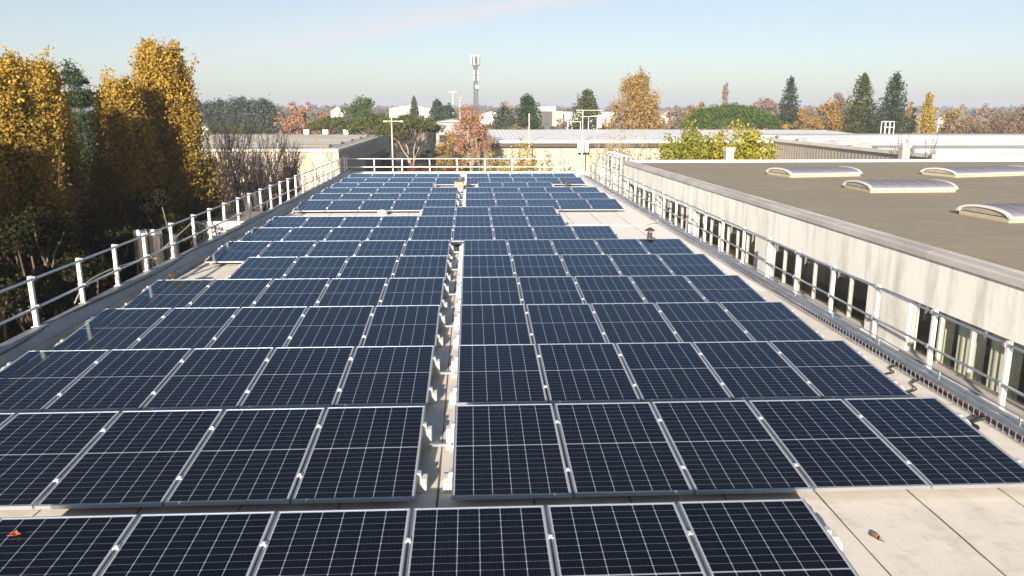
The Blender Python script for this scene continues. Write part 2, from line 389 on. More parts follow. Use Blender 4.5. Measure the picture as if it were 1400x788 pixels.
def tag(o, label, cat, group=None, kind=None):
    if kind: o['kind'] = kind
    if label: o['label'] = label
    if cat: o['category'] = cat
    if group: o['group'] = group
    return o
def thing(name, label, cat, loc=(0, 0, 0), rot=(0, 0, 0), group=None):
    o = bpy.data.objects.new(name, None); C.objects.link(o); o.empty_display_size = .2
    o.location = loc; o.rotation_euler = rot
    return tag(o, label, cat, group)
def struct(o): o['kind'] = 'structure'; return o
def ordw(i): return ['first', 'second', 'third', 'fourth', 'fifth', 'sixth', 'seventh', 'eighth', 'ninth', 'tenth', 'eleventh', 'twelfth', 'thirteenth', 'fourteenth', 'fifteenth', 'sixteenth', 'seventeenth'][i-1]

# ================================================================= STRUCTURE
GZ = -10.5                      # ground below the camera
ZR = -3.35                      # deck of our roof
# ground: one big sheet, plus road strip
def ground_material():
    m = mat('autumn_ground', (.1, .09, .06), .95, 0, .1); g = N(m)
    v = g.coord('Object'); a = g.noise(v, .03, 5); b = g.noise(v, .8, 6)
    col = g.ramp(a, [(.35, (.075, .085, .035)), (.5, (.13, .115, .06)), (.65, (.16, .135, .09))])
    col = g.mix(g.math('MULTIPLY', g.ramp(b, [(.5, G(0)), (.7, G(1))]), .5), col, (.24, .16, .06))
    g.l(col, g.b.inputs['Base Color']); return m
M['ground'] = ground_material()
gb = MB(); gb.v = [(-3500, -300, GZ), (3500, -300, GZ), (3500, 5000, GZ), (-3500, 5000, GZ)]; gb.f = [(0, 1, 2, 3)]
struct(gb.build('ground', M['ground']))
M['asphalt'] = noisy('asphalt', (.05, .05, .05), (.07, .068, .065), 2, .85)
rb = MB().box(-60, 60, 45.5, 53, GZ-.2, GZ+.02); struct(rb.build('road', M['asphalt']))
rb = MB().box(-9.5, -6.9, -30, 45.5, GZ-.2, GZ+.12); struct(rb.build('pavement', noisy('concrete_paving', (.30, .28, .26), (.24, .22, .2), 3)))
rb = MB().box(-12, 30, 100, 150, GZ-.2, GZ+.016); struct(rb.build('car_park', M['asphalt']))

# the damp autumn air: one even box of haze round everything
def haze(density=.0007):
    m = bpy.data.materials.new('haze'); m.use_nodes = True; t = m.node_tree; t.nodes.clear()
    o = t.nodes.new('ShaderNodeOutputMaterial'); v = t.nodes.new('ShaderNodeVolumePrincipled')
    v.inputs['Color'].default_value = (.66, .72, .86, 1); v.inputs['Density'].default_value = density; v.inputs['Anisotropy'].default_value = 0
    t.links.new(v.outputs[0], o.inputs['Volume'])
    h = MB().box(-3600, 3600, -400, 5100, GZ-1, 16).build('haze', m); tag(h, 'thin pale haze hanging over the whole industrial estate', 'haze', kind='stuff')
haze()
# ---- our building
bld = thing('warehouse', 'flat roofed warehouse with cream roof deck under the solar panels', 'building', (0, 0, GZ))
def bb(mb, name, m, parent=bld, **k):
    o = mb.build(name, m, parent, **k); o.location = -Vector(parent.location); return o
bb(MB().box(-6.25, 6.1, -12, 41.75, GZ, ZR-.43), 'wall', M['grey_wall'])
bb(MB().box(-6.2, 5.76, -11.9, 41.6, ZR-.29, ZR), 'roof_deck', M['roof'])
# left parapet: folded zinc capping over a low kerb
prof = [(-6.34, ZR-.32), (-6.34, ZR+.25), (-6.30, ZR+.27), (-6.19, ZR+.25), (-6.16, ZR+.275), (-6.13, ZR+.24), (-6.05, ZR+.11), (-6.02, ZR+.115), (-5.99, ZR+.015), (-5.93, ZR+.004), (-6.1, ZR-.2)]
bb(MB().prism(prof, 'y', -11.9, 41.5), 'parapet', M['galv_dull'])
# right kerb
prof = [(6.18, ZR-.42), (6.18, ZR-.085), (6.165, ZR-.062), (6.13, ZR-.07), (6.10, ZR-.045), (6.08, ZR-.05), (5.99, ZR-.012), (5.975, ZR+.012), (5.96, ZR+.0), (5.80, ZR+.055), (5.785, ZR+.075), (5.765, ZR+.06), (5.75, ZR+.004), (5.74, ZR-.2)]
bb(MB().prism(prof, 'y', -11.9, 41.5), 'parapet', M['galv'])
bb(MB().box(-6.34, 6.16, 41.503, 41.78, ZR-.32, ZR+.17), 'parapet', M['white_wall'], bevel=.01)

# ---- guard rails
LY = [7.3, 8.7, 10.1, 11.48, 12.91, 14.22, 15.53, 16.94, 18.31, 19.45, 20.6, 21.85, 23.0, 24.26, 25.5, 26.75, 27.95, 29.2, 30.4, 31.7, 32.9, 34.2, 35.4, 36.6, 38.0, 39.3, 40.6]
def rail(name, label, posts, ztop, zmid, zbase, ends, pr=.030, n_r=.021, off=(0, 0)):
    r = thing(name, label, 'railing', (posts[0][0], posts[0][1], zbase))
    base = Vector(r.location)
    for (x, y) in posts:
        mb = MB().box(x-pr, x+pr, y-pr, y+pr, zbase, ztop+.035)
        mb.box(x-pr*1.9, x+pr*1.9, y-pr*1.9, y+pr*1.9, zbase, zbase+.012)
        o = mb.build('post', M['white_paint'], r, bevel=.008)
        rot = Matrix.Rotation(R(random.uniform(-.7, .7)), 4, 'Y') @ Matrix.Rotation(R(random.uniform(-.7, .7)), 4, 'X')
        c0 = Vector((x, y, zbase)); o.matrix_local = Matrix.Translation(-base+c0) @ rot @ Matrix.Translation(-c0)
        for z in (ztop, zmid):
            q = MB().box(x+off[0]-n_r*1.5, x+off[0]+n_r*1.5, y-.022, y+.022, z-n_r*1.5, z+n_r*1.5).build('rail_clamp', M['galv_dull'], o); q.location = (0, 0, 0)
    for z in (ztop, zmid):
        o = MB().tube([(ends[0][0]+off[0], ends[0][1]+off[1], z), (ends[1][0]+off[0], ends[1][1]+off[1], z)], n_r, 8).build('rail', M['galv'] if off[0] else M['white_paint'], r, smooth=True)
        o.location = -base
    return r
rail('guard_rail', 'white post guard rail along the left roof edge beside the trees', [(-6.3, y) for y in LY], -2.385, -2.80, -3.098, ((-6.3, 5), (-6.3, 41.5)), off=(.052, 0))
RY = [7.0+1.52*i for i in range(23)]
rail('guard_rail', 'white post guard rail along the right roof edge before the windows', [(6.21, y) for y in RY], -2.64, -3.12, -3.62, ((6.21, 4), (6.21, 41)), off=(-.046, 0), pr=.029, n_r=.019)
rail('guard_rail', 'white guard rail across the far end of the roof', [(-6.35+1.42*i, 41.62) for i in range(9)], -2.52, -2.94, ZR+.166, ((-6.35, 41.62), (5.05, 41.62)), pr=.028, n_r=.022)
# ladder guard at the far right corner: two bent hoops with bars
lg = thing('ladder_guard', 'tall white hooped ladder guard at the far right roof corner', 'ladder guard', (6.3, 36, ZR))
def lgb(mb, nm, **k):
    o = mb.build(nm, M['white_paint'], lg, **k); o.location = -Vector(lg.location)
for x in (6.32, 6.95):
    pts = [(x, 38.6, -4.2), (x, 38.6, -2.3)] + [(x, 38.6-.35*(1-math.cos(a)), -2.3+.25*math.sin(a)) for a in (.4, .8, 1.2, 1.57)] + [(x, 33.4, -2.03), (x, 33.35, -3.6)]
    lgb(MB().tube(pts, .032, 8), 'hoop', smooth=True)
for y in (37.6, 36.6, 35.6, 34.5):
    lgb(MB().tube([(6.32, y, -4.0), (6.32, y, -2.05), (6.5, y, -1.98), (6.78, y, -1.98), (6.95, y, -2.05), (6.95, y, -4.0)], .024, 6), 'bar', smooth=True)
for z in (-2.6, -3.1):
    lgb(MB().tube([(6.32, 38.6, z), (6.32, 33.35, z)], .02, 6), 'cross_rail', smooth=True)

# ---- right neighbour: concrete box with a window band
AX = lambda Y: 7.06-.028*(Y-9.6)      # its face runs slightly towards our roof
ang = math.atan(.028)
rbld = thing('factory_building', 'white stained concrete factory with window band and brown felt roof on the right', 'building', (7.06, 9.6, GZ), (0, 0, ang))
# local frame: y along the face, x into the building, z from ground
ZL = lambda z: z-GZ
Y0, Y1, DEP = -16.0, 23.6, 26.0       # local y extents (far end near world y 33)
ZT, ZC, ZH, ZS = ZL(-2.08), ZL(-2.2), ZL(-2.95), ZL(-3.80)
def rp(mb, name, m, parent=rbld, **k): return mb.build(name, m, parent, **k)
LYw = lambda Y: (Y-9.6)/math.cos(ang)
rp(MB().box(0, .22, Y0, Y1, ZH, ZC), 'wall', M['stained_wall'])
rp(MB().box(0.004, .22, Y0, Y1, 0, ZS-.04), 'wall', M['stained_wall'])
rp(MB().box(0.002, DEP, Y1-.25, Y1-.002, 0, ZC), 'wall', M['stained_wall'])
rp(MB().box(DEP-.25, DEP, Y0, Y1-.26, 0, ZC), 'wall', M['stained_wall'])
rp(MB().box(.23, DEP-.26, Y0, Y0+.25, 0, ZC), 'wall', M['stained_wall'])
rp(MB().box(.30, DEP-.06, Y0+.05, Y1-.05, ZC-.1, ZC+.03), 'roof', M['felt'])
cop = [(-.05, ZC-.02), (-.05, ZC+.07), (-.03, ZC+.09), (.12, ZC+.10), (.14, ZC+.065), (.29, ZC+.06), (.32, ZC+.09), (.35, ZC+.05), (.42, ZC+.031), (.3, ZC+.002), (.0, ZC+.002)]
def coping(u0, u1): rp(MB().prism(cop, 'y', u0, u1), 'coping', M['cop'])
M['cop'] = noisy('pinkish_grey_coping', (.40, .36, .34), (.52, .49, .45), 2, .6, stretch=(1, .3, 1), metal=.1)
u = Y0
while u < Y1-.1:
    coping(u, min(u+3.0, Y1+.05)-.012); u += 3.0
rp(MB().box(.3, DEP, Y1-.22, Y1+.05, ZC+.002, ZC+.13), 'coping', M['white_wall'], bevel=.01)
rp(MB().box(DEP-.25, DEP+.05, Y0, Y1-.23, ZC+.002, ZC+.12), 'coping', M['white_wall'])
# interior: floor, back wall, furniture-like darkness
rp(MB().box(.23, 7.0, Y0+.3, Y1-.3, ZS-.9, ZS-.8), 'floor', noisy('interior_floor', (.45, .41, .35), (.36, .33, .28), 1))
rp(MB().box(3.2, 3.3, Y0+.3, Y1-.3, ZS-.79, ZC-.2), 'partition', noisy('interior_wall', (.50, .46, .38), (.30, .27, .21), .6))
# pillars (world Y ranges) and windows between them
pil = [(-1.5, -.7), (4.6, 5.4), (12.05, 13.35), (17.8, 18.62), (23.5, 24.3), (27.76, 28.5), (32.3, 33.2)]
pil = [(LYw(a), LYw(b)) for a, b in pil]
for a, b in pil: rp(MB().box(.03, .21, a, b, ZS-.04, ZH), 'pillar', M['stained_wall'])
M['winframe'] = noisy('beige_window_frame', (.50, .45, .38), (.42, .38, .32), 6, .5)
def window(a, b, curtain):
    wb = MB(); t = .045
    wb.box(.09, .15, a+.003, b-.003, ZH-t-.002, ZH-.002); wb.box(.09, .15, a+.003, b-.003, ZS-.038, ZS+t-.03)
    n = max(2, round((b-a)/.75)); ys = [a+(b-a)*i/n for i in range(n+1)]
    for i, y in enumerate(ys):
        y0 = y-t/2 if 0 < i < n else (y+.003 if i == 0 else y-t-.003)
        wb.box(.085, .155, y0, y0+t, ZS+t-.03, ZH-t-.003)
    o = rp(wb, 'window', M['winframe'])
    pn = MB(); pn.v = [(.12, a+.02, ZS+t-.02), (.12, b-.02, ZS+t-.02), (.12, b-.02, ZH-t-.01), (.12, a+.02, ZH-t-.01)]; pn.f = [(0, 1, 2, 3)]
    rp(pn, 'pane', M['glass'], o)
    rp(MB().box(-.03, .085, a+.003, b-.003, ZS-.039, ZS-.012), 'sill', M['cop'], o)
    if curtain:
        for i in range(n):
            cb = MB(); y0, y1 = ys[i]+.04, ys[i+1]-.06; m_ = 26
            if i % 3 == 2: y1 = y0+(y1-y0)*.5
            for j in range(m_+1):
                y = y0+(y1-y0)*j/m_; x = .36+.012*math.sin(j*1.1)+.006*math.sin(j*2.7)
                cb.v += [(x, y, ZS-.3), (x, y, ZH-.02)]
                if j: cb.f.append((2*j-2, 2*j, 2*j+1, 2*j-1))
            rp(cb, 'curtain', M['curtain'], o, smooth=True)
edges = [LYw(-6)]+[v for p_ in pil for v in p_]
for i in range(0, len(edges)-1, 2):
    a, b = edges[i], edges[i+1]
    if b-a > .4: window(a, b, b < LYw(12.2) and a > LYw(3))
# shelving and crates inside the workshop so that the glass shows something
fm = [noisy('machine_ochre', (.30, .24, .10), (.2, .17, .1), 2), noisy('machine_grey', (.16, .16, .15), (.3, .29, .27), 2), noisy('cardboard', (.30, .22, .13), (.24, .17, .1), 2)]
rr = random.Random(4)
for i in range(16):
    y = LYw(13.0)+i*1.2+rr.uniform(-.3, .3); x = rr.uniform(.5, 1.9); h = rr.uniform(.5, 1.5)
    mb = MB().box(x, x+rr.uniform(.5, 1.3), y, y+rr.uniform(.5, 1.0), ZS-.79, ZS-.79+h)
    o = mb.build('workshop_cabinet', fm[i % 3], None, bevel=.02)
    o.matrix_world = Matrix.Translation(rbld.location) @ Matrix.Rotation(ang, 4, 'Z')
    tag(o, 'cabinet inside the factory, dimly seen through the window band', 'cabinet', 'cabinets inside the factory')
def to_roof(px, py, z=-2.17): return atZ(px, py, z)
# roof skylights: arched domes on kerbs
def skylight(px, py, px2, py2, label):
    """px,py = near left foot, px2,py2 = near right foot on the felt"""
    a, b = to_roof(px, py), to_roof(px2, py2); L = (b-a).length; Wd = 1.45
    t = thing('skylight', label, 'skylight', (a.x, a.y, -2.17), (0, 0, math.atan2(b.y-a.y, b.x-a.x)), 'barrel skylights on the felt roof')
    MB().box(.03, L-.03, .03, Wd-.03, -.0, .09).build('kerb', M['skykerb'], t, bevel=.01)
    n = 12; rise = .165
    def arc(r_in, w_in): return [(Wd/2-(Wd/2-w_in)*math.cos(math.pi*i/n), .11+(rise-r_in)*math.sin(math.pi*i/n)) for i in range(n+1)]
    outer = arc(0, 0); inner = arc(.045, .07)
    d = MB()
    for i, (y, z) in enumerate(arc(.012, .02)):
        d.v += [(.03, y, z), (L-.03, y, z)]
        if i: d.f.append((2*i-2, 2*i-1, 2*i+1, 2*i))
    d.build('dome', M['dome'], t, smooth=True)
    for x in (0, L-.07):
        f = MB()
        for i in range(n+1):
            f.v += [(x, *outer[i]), (x, *inner[i]), (x+.07, *outer[i]), (x+.07, *inner[i])]
            if i:
                p, q = 4*(i-1), 4*i
                f.f += [(p, q, q+1, p+1), (p+2, p+3, q+3, q+2), (p, p+2, q+2, q), (p+1, q+1, q+3, p+3)]
        f.build('end_arch', M['white_plastic'], t)
        e_ = MB(); xx = x+.035
        e_.v = [(xx, *q) for q in inner]; e_.f = [tuple(range(len(inner)))]
        e_.build('end_panel', M['skyend'], t)
    for k_ in range(1, 5):
        x = L*k_/5; rb_ = MB()
        rb_.tube([(x, *q) for q in outer], .007, 4); rb_.build('rib', M['galv_dull'], t)
    for y in (-.02, Wd-.04): MB().box(0, L, y, y+.06, .091, .13).build('edge_frame', M['white_plastic'], t)
    return t
M['skykerb'] = noisy('felt_kerb', (.42, .37, .26), (.34, .30, .21), 3, .8)
M['skyend'] = noisy('skylight_end_sheet', (.33, .30, .26), (.26, .24, .21), 4, .5)
skylight(1189, 264.5, 1309, 263.5, 'arched skylight in the middle of the brown roof, nearer than the two behind it')
skylight(1080, 243.5, 1178, 241.5, 'arched skylight on the brown roof, the leftmost and farthest of the four')
skylight(1306, 243.5, 1420, 240, 'arched skylight on the brown roof, far right behind the middle one')
skylight(1379, 306, 1500, 303, 'arched skylight nearest the camera, cut by the right picture edge')
for (px, py, hgt, wid, lab) in ((993, 219, .55, .34, 'small pale brick chimney at the far roof edge before the green tree'), (1230, 218.5, .75, .34, 'taller pale chimney at the far roof edge before the ribbed white roof')):
    p = to_roof(px, py); t = thing('chimney', lab, 'chimney', (p.x, p.y-.3, -2.17))
    MB().box(-wid/2, wid/2, -wid/2, wid/2, 0, hgt*.72).build('stack', M['chim'] if 'chim' in M else M.setdefault('chim', noisy('pale_pink_brick', (.50, .40, .32), (.42, .33, .27), 8)), t)
    for q in range(3): MB().box(-wid/2-.03, wid/2+.03, -wid/2-.03, wid/2+.03, hgt*(.73+.1*q), hgt*(.73+.1*q)+.04).build('louvre', M['white_wall'], t)

# ================================================================= SOLAR ROWS
YF = {1: 5.798, 2: 8.023, 3: 10.242, 4: 12.478, 5: 14.638, 6: 16.917, 7: 19.006, 8: 21.247, 9: 23.482, 10: 25.672, 11: 27.804, 12: 30.033, 13: 32.195, 14: 34.45, 15: 36.848, 16: 39.318}
ZF, TILT, PIT = -3.085, R(4.9), 1.058
XL, XR, XC = -.49, -.194, -.473
rows = {1: [(-2.6, -1, 5)], 6: [(XL, -4, 0), (XR, 0, 5)], 8: [(XC, -5, 4)], 9: [(XC, -5, 3)], 10: [(XC, -1, 3)], 14: [(XL, -5, -1), (.30, 0, 3)]}
for r in range(1, 17): rows.setdefault(r, [(XL, -5, 0), (XR, 0, 5)])
fb = MB(); lip = .010
for x0, x1, y0, y1 in ((-PW/2, PW/2, -PL/2, -PL/2+lip), (-PW/2, PW/2, PL/2-lip, PL/2), (-PW/2, -PW/2+lip, -PL/2+lip, PL/2-lip), (PW/2-lip, PW/2, -PL/2+lip, PL/2-lip)):
    fb.box(x0, x1, y0, y1, -FH, 0)
frame_me = fb.mesh('frame', M['alu'])
cm = MB(); cm.box(-PW/2+lip, PW/2-lip, -PL/2+lip, PL/2-lip, -.012, -.004)
cell_me = cm.mesh('cell_sheet', M['cells'])
clamp_me = MB().box(-.020, .020, -.022, .022, -.006, .007).box(-.008, .008, -.008, .008, .007, .013).mesh('clamp', M['alu_bright'])
side_me = MB().box(-.018, .018, -.026, .026, -FH, .008).mesh('clamp', M['alu_bright'])
ta = math.tan(TILT)
def zpan(r, y): return ZF-(YF[r]-y)*ta
CL = (PL*.5-.42, PL*.5-1.36)          # clamp positions along the panel
count = {r: sum(b-a for _, a, b in rows[r]) for r in rows}
def blk_mesh(s):
    """concrete ballast block: body reaches out past the panel edge by .14 m on side s, sloped top"""
    mb = MB(); x0, x1 = (-.16, .085)
    if s < 0: x0, x1 = -x1, -x0
    mb.prism([(-.12, 0), (.12, 0), (.12, .80), (.05, 1.0), (-.05, 1.0), (-.12, .86)], 'x', x0, x1)
    return mb
for r in sorted(rows):
    idx = 0
    for bi, (xb, k0, k1) in enumerate(rows[r]):
        for k in range(k0, k1):
            idx += 1
            cx = xb+(k+.5)*PIT; cy = YF[r]-PL/2*math.cos(TILT); cz = zpan(r, cy)
            jx, jr = random.uniform(-.003, .003), R(random.uniform(-.22, .22))
            lab = f'dark solar panel, {ordw(idx)} from the left in the {ordw(r)} row from the front'
            if idx == count[r]: lab = f'dark solar panel at the right end of the {ordw(r)} row from the front'
            t = thing('solar_panel', lab, 'solar panel', (cx+jx, cy, cz), (TILT+R(random.uniform(-.15, .15)), 0, jr*.5), 'solar panels in rows across the roof')
            link('frame', frame_me, t); link('cell_sheet', cell_me, t)
            for yy in CL:
                if k < k1-1:
                    o = link('clamp', clamp_me, t); o.location = (PIT/2, yy, 0)
                else:
                    o = link('clamp', side_me, t); o.location = (PW/2+.016, yy, 0)
                if k == k0:
                    o = link('clamp', side_me, t); o.location = (-PW/2-.016, yy, 0)
        # ballast blocks that carry the ends of the row
        for s, xe in ((-1, xb+k0*PIT+.01), (1, xb+k1*PIT-.01)):
            for ci, yy in enumerate(CL):
                y = YF[r]-PL/2*math.cos(TILT)+yy*math.cos(TILT); h = zpan(r, y)-FH-.006-ZR
                o = blk_mesh(s).build('ballast_block', M['concrete'], None, bevel=.006)
                o.location = (xe, y, ZR+.002); o.scale = (1, 1, h)
                half = '' if len(rows[r]) == 1 else (' of the left half' if bi == 0 else ' of the right half')
                tag(o, f'{"farther" if ci == 0 else "nearer"} concrete block under the {"left" if s < 0 else "right"} end{half}, {ordw(r)} panel row', 'ballast block', 'concrete ballast blocks under the panels')
# cable ties / bars bridging the walkway gap
for r in (2, 3, 4, 5, 6, 7, 11, 12, 13):
    y = YF[r]-PL/2*math.cos(TILT)+.30
    o = MB().box(XL+.02, XR-.02, y-.02, y+.02, ZR+.06, ZR+.085).build('tie_bar', M['alu'], None)
    tag(o, f'thin metal bar across the narrow walkway at the {ordw(r)} panel row', 'tie bar', 'bars bridging the narrow walkway')
o = MB().box(XL-.02, XR+.03, YF[7]-.02, YF[7]+.10, -3.13, -3.10).build('cover_plate', M['galv_dull'], None)
tag(o, 'dark sheet metal plate closing the walkway before the eighth row', 'cover plate')

# ================================================================= THINGS ON THE ROOF
def cowl(px, py, Y, ztop, label, r=.062, rc=.13):
    p = atY(px, py, Y); t = thing('roof_vent', label, 'roof vent', (p.x, Y, ZR))
    h = ztop-ZR
    MB().lathe([(r*2.2, .0), (r*2.1, .02), (r*1.15, .06), (r, .07), (r, h*.72)], n=18).build('pipe', M['brown_metal'], t, smooth=True)
    MB().lathe([(r*1.12, h*.42), (r*1.12, h*.48)], n=18).build('collar', M['brown_metal'], t, smooth=True)
    MB().lathe([(rc, h*.84), (rc*.98, h*.86), (.02, h), (.001, h)], n=18).build('cap', M['brown_metal'], t, smooth=True)
    c_ = MB()
    for a in range(3): c_.box(-.008+r*.8*math.cos(a*2.1), .008+r*.8*math.cos(a*2.1), -.008+r*.8*math.sin(a*2.1), .008+r*.8*math.sin(a*2.1), h*.70, h*.86)
    c_.build('bracket', M['brown_metal'], t)
cowl(888, 330, 19.35, -2.86, 'brown vent pipe with conical cap on the cream roof right of the panels')
cowl(237, 385, 14.92, -2.98, 'brown capped vent pipe by the left parapet behind the fifth panel row')
cowl(774.5, 250, 34.2, -2.92, 'thin dark vent pipe near the far right corner of the roof', .055, .09)
p = atY(627.5, 250, 34.0); t = thing('roof_cowl', 'square beige ventilation cowl standing in the central walkway far back', 'roof cowl', (p.x, 34.0, ZR))
MB().box(-.19, .19, -.19, .19, 0, .34).build('box', M['beige_metal'], t, bevel=.01)
MB().box(-.26, .26, -.26, .26, .37, .405).build('lid', M['brown_metal'], t)
lg_ = MB()
for sx in (-.16, .16):
    for sy in (-.16, .16): lg_.box(sx-.02, sx+.02, sy-.02, sy+.02, .335, .372)
lg_.build('leg', M['beige_metal'], t)
p = atZ(523, 294.5, ZR); t = thing('roof_outlet', 'white domed roof outlet on the bare strip left of the tenth row', 'roof outlet', (p.x, p.y, ZR))
MB().lathe([(.19, 0), (.19, .03), (.14, .05), (.14, .09)], n=20).build('collar', M['concrete'], t, smooth=True)
MB().lathe([(.17, .09), (.16, .12), (.11, .16), (.06, .18), (.001, .185)], n=20).build('dome', M['concrete'], t, smooth=True)

# mesh cable tray with cables along the right kerb
tr = thing('cable_tray', 'wire mesh cable tray with red and black cables along the right kerb', 'cable tray', (5.6, 5, ZR))
wb = MB(); TX0, TX1 = 5.60-5.6, 5.72-5.6
for x, z in ((TX0, .03), (TX1-.01, .03), (TX0, .10), ((TX0+TX1)/2, .03)): wb.tube([(x, 0, z), (x, 36, z)], .004, 4)
y = 0
while y < 36:
    wb.box(TX0-.003, TX1-.01, y, y+.007, .022, .030); wb.box(TX0-.004, TX0+.002, y, y+.009, .03, .105); y += .10
wb.build('tray', M['galv'], tr)
for i, (m_, dx, amp) in enumerate((('black_rubber', .03, .008), ('black_rubber', .05, .012), ('black_rubber', .075, .01), ('red_cable', .06, .02))):
    pts = [(dx+amp*math.sin(j*.7+i*2), j*.45, .045+.012*math.sin(j*.5+i)) for j in range(81)]
    MB().tube(pts, .011, 5).build('cable', M[m_], tr, smooth=True)
# conduit rails on the kerb with brackets
cd = thing('conduit_run', 'twin metal conduits on small brackets along the right kerb capping', 'conduit', (5.98, 4, ZR))
for dx, dz in ((-.09, .075), (.09, .03)): MB().tube([(dx, 0, dz), (dx, 37, dz)], .010, 6).build('conduit', M['galv'], cd, smooth=True)
for i in range(24):
    yy = .7+i*1.52; MB().box(-.100, -.084, yy, yy+.02, .02, .12).build('bracket', M['galv'], cd)
# loose cables on the roof
def cable(name, pts, r, m_, label, cat='cable'):
    # smooth catmull through points
    P = [Vector(q) for q in pts]; out = []
    for i in range(len(P)-1):
        a, b, c, d = P[max(i-1, 0)], P[i], P[i+1], P[min(i+2, len(P)-1)]
        for s in range(8):
            t = s/8
            out.append(.5*((2*b)+(c-a)*t+(2*a-5*b+4*c-d)*t*t+(3*b-a-3*c+d)*t**3))
    out.append(P[-1])
    return tag(MB().tube(out, r, 6).build(name, m_, None, smooth=True), label, cat)
zc = ZR+.02
cable('cable', [atZ(779, 308, zc), atZ(812, 307.5, zc), atZ(850, 308.5, zc), atZ(878, 308, zc), atZ(893, 304, zc+.05), atZ(899, 301.5, ZR+.18)], .018, M['grey_cable'], 'grey cable lying across the bare cream roof on the right')
hp = []
for i in range(26):
    y = 7+i*.95; hp.append((-6.10+.05*math.sin(i*.9)+.03*math.sin(i*2.1), y, ZR+.25-.0+.02*math.sin(i*1.3)+.012))
cable('cable', hp, .014, M['black_rubber'], 'black cable trailing along the left parapet capping')
cable('cable', [(-6.36, 12.75, -3.05), (-6.42, 13.3, -2.86), (-6.40, 14.1, -2.80), (-6.36, 15.0, -2.83), (-6.37, 16.1, -2.88), (-6.37, 17.0, -2.78), (-6.36, 18.0, -2.62), (-6.36, 18.6, -2.56), (-6.22, 19.4, -2.82), (-6.08, 20.6, -3.08)], .013, M['grey_cable'], 'pale cable sagging between the left guard rail posts')
for i, (px, py, py2) in enumerate(((1222, 509, 507), (1252, 534, 527), (1334, 585, 582))):
    a = atZ(px-18, py+4, zc); b = atZ(px+8, py2-4, zc)
    cable('cable', [a, a.lerp(b, .35)+Vector((.05, -.06, .02)), a.lerp(b, .7)+Vector((-.03, .05, .01)), b+Vector((.05, .02, .05))], .009 if i < 2 else .022, M['black_rubber'],
          ['short thin black cable from the fourth row to the cable tray', 'short wavy black cable from the third row to the cable tray', 'thick black conduit from the second row to the cable tray'][i])
# fallen leaves
def leaf(loc, rz, col, label, s=.05):
    mb = MB(); n = 11
    for i in range(n):
        a = 2*math.pi*i/n; rr_ = s*(1 if i % 2 == 0 else .55)*(1.25 if i == 0 else 1)
        mb.v.append((rr_*math.cos(a), rr_*.8*math.sin(a), .008+.03*abs(math.sin(a*1.5))))
    mb.v.append((0, 0, .004)); mb.f = [(i, (i+1) % n, n) for i in range(n)]
    mb.tube([(-s*.3, 0, .006), (-s*1.5, .01, .012)], .0025, 4)
    o = mb.build('fallen_leaf', noisy('leaf_'+label[:5], col, tuple(c*.6 for c in col), 30, .7), None); o.location = loc; o.rotation_euler = (0, 0, rz)
    tag(o, label, 'leaf', 'fallen leaves')
p = atZ(1198, 738, ZR+.002); leaf((p.x, p.y, ZR+.004), 2.2, (.22, .10, .05), 'curled brown leaf lying on the bare cream roof in front')
p = atZ(22, 744, -3.17); leaf((p.x, p.y, zpan(1, p.y)+.002), .4, (.62, .13, .04), 'orange red leaf lying on the front left solar panel', .034)

# ================================================================= LEFT OF THE ROOF
def flue(px, Y, ztop, r, m_, label):
    p = atY(px, 330, Y); t = thing('flue_pipe', label, 'flue pipe', (p.x, Y, GZ)); h = ztop-GZ
    MB().lathe([(r, 0), (r, h-.16), (r*1.02, h-.15), (r*1.02, h-.10), (r*.93, h-.03), (r*.86, h), (r*.80, h), (r*.8, h-.2)], n=24).build('pipe', m_, t, smooth=True)
    for z in (h-.62, h-1.25, h-2.2, h-3.2, h-4.4): MB().lathe([(r*1.0, z-.03), (r*1.06, z-.02), (r*1.06, z+.02), (r*1.0, z+.03)], n=24).build('clamp_ring', m_, t, smooth=True)
flue(192.5, 17.0, -2.49, .145, M['stainless'], 'shiny stainless steel flue pipe, left one of the pair by the rail')
flue(212.5, 17.15, -2.50, .145, M['stainless'], 'shiny stainless steel flue pipe, right one of the pair by the rail')
flue(233.5, 17.6, -2.68, .16, noisy('dull_grey_pipe', (.12, .11, .10), (.16, .14, .12), 4, .6), 'dull grey flue pipe right of the two shiny ones')
an = thing('annex', 'white rendered annex with flat brown roof against the left of the warehouse', 'building', (-7.6, 27.3, GZ))
def anb(mb, nm, m_):
    o = mb.build(nm, m_, an); o.location = -Vector(an.location)
anb(MB().box(-8.85, -6.36, 25.9, 28.9, GZ, -3.66), 'wall', M['white_wall'])
anb(MB().box(-8.8, -6.4, 25.95, 28.85, -3.659, -3.60), 'roof', M['felt'])
anb(MB().box(-8.88, -6.36, 25.86, 25.95, -3.658, -3.555), 'coping', M['white_wall'])

# ================================================================= BUILDINGS BEHIND
def box_building(name, label, x0, x1, y0, y1, ztop, wall_m, roof_m, extra=None, side_m=None, par=.0):
    t = thing(name, label, 'building', ((x0+x1)/2, (y0+y1)/2, GZ)); off = -Vector(t.location)
    def add(mb, nm, m_, p=t, **k):
        o = mb.build(nm, m_, p, **k)
        o.location = off if p is t else (0, 0, 0)
        return o
    add(MB().box(x0, x1, y0, y0+.3, GZ, ztop-.002), 'front_wall', wall_m)
    add(MB().box(x0+.001, x0+.3, y0+.301, y1, GZ, ztop-.002), 'side_wall', side_m or wall_m)
    add(MB().box(x1-.3, x1-.001, y0+.301, y1, GZ, ztop-.002), 'side_wall', side_m or wall_m)
    add(MB().box(x0+.301, x1-.301, y1-.3, y1-.001, GZ, ztop-.002), 'back_wall', wall_m)
    add(MB().box(x0+.05, x1-.05, y0+.05, y1-.05, ztop, ztop+.06), 'roof', roof_m)
    if extra: extra(add, t)
    return t
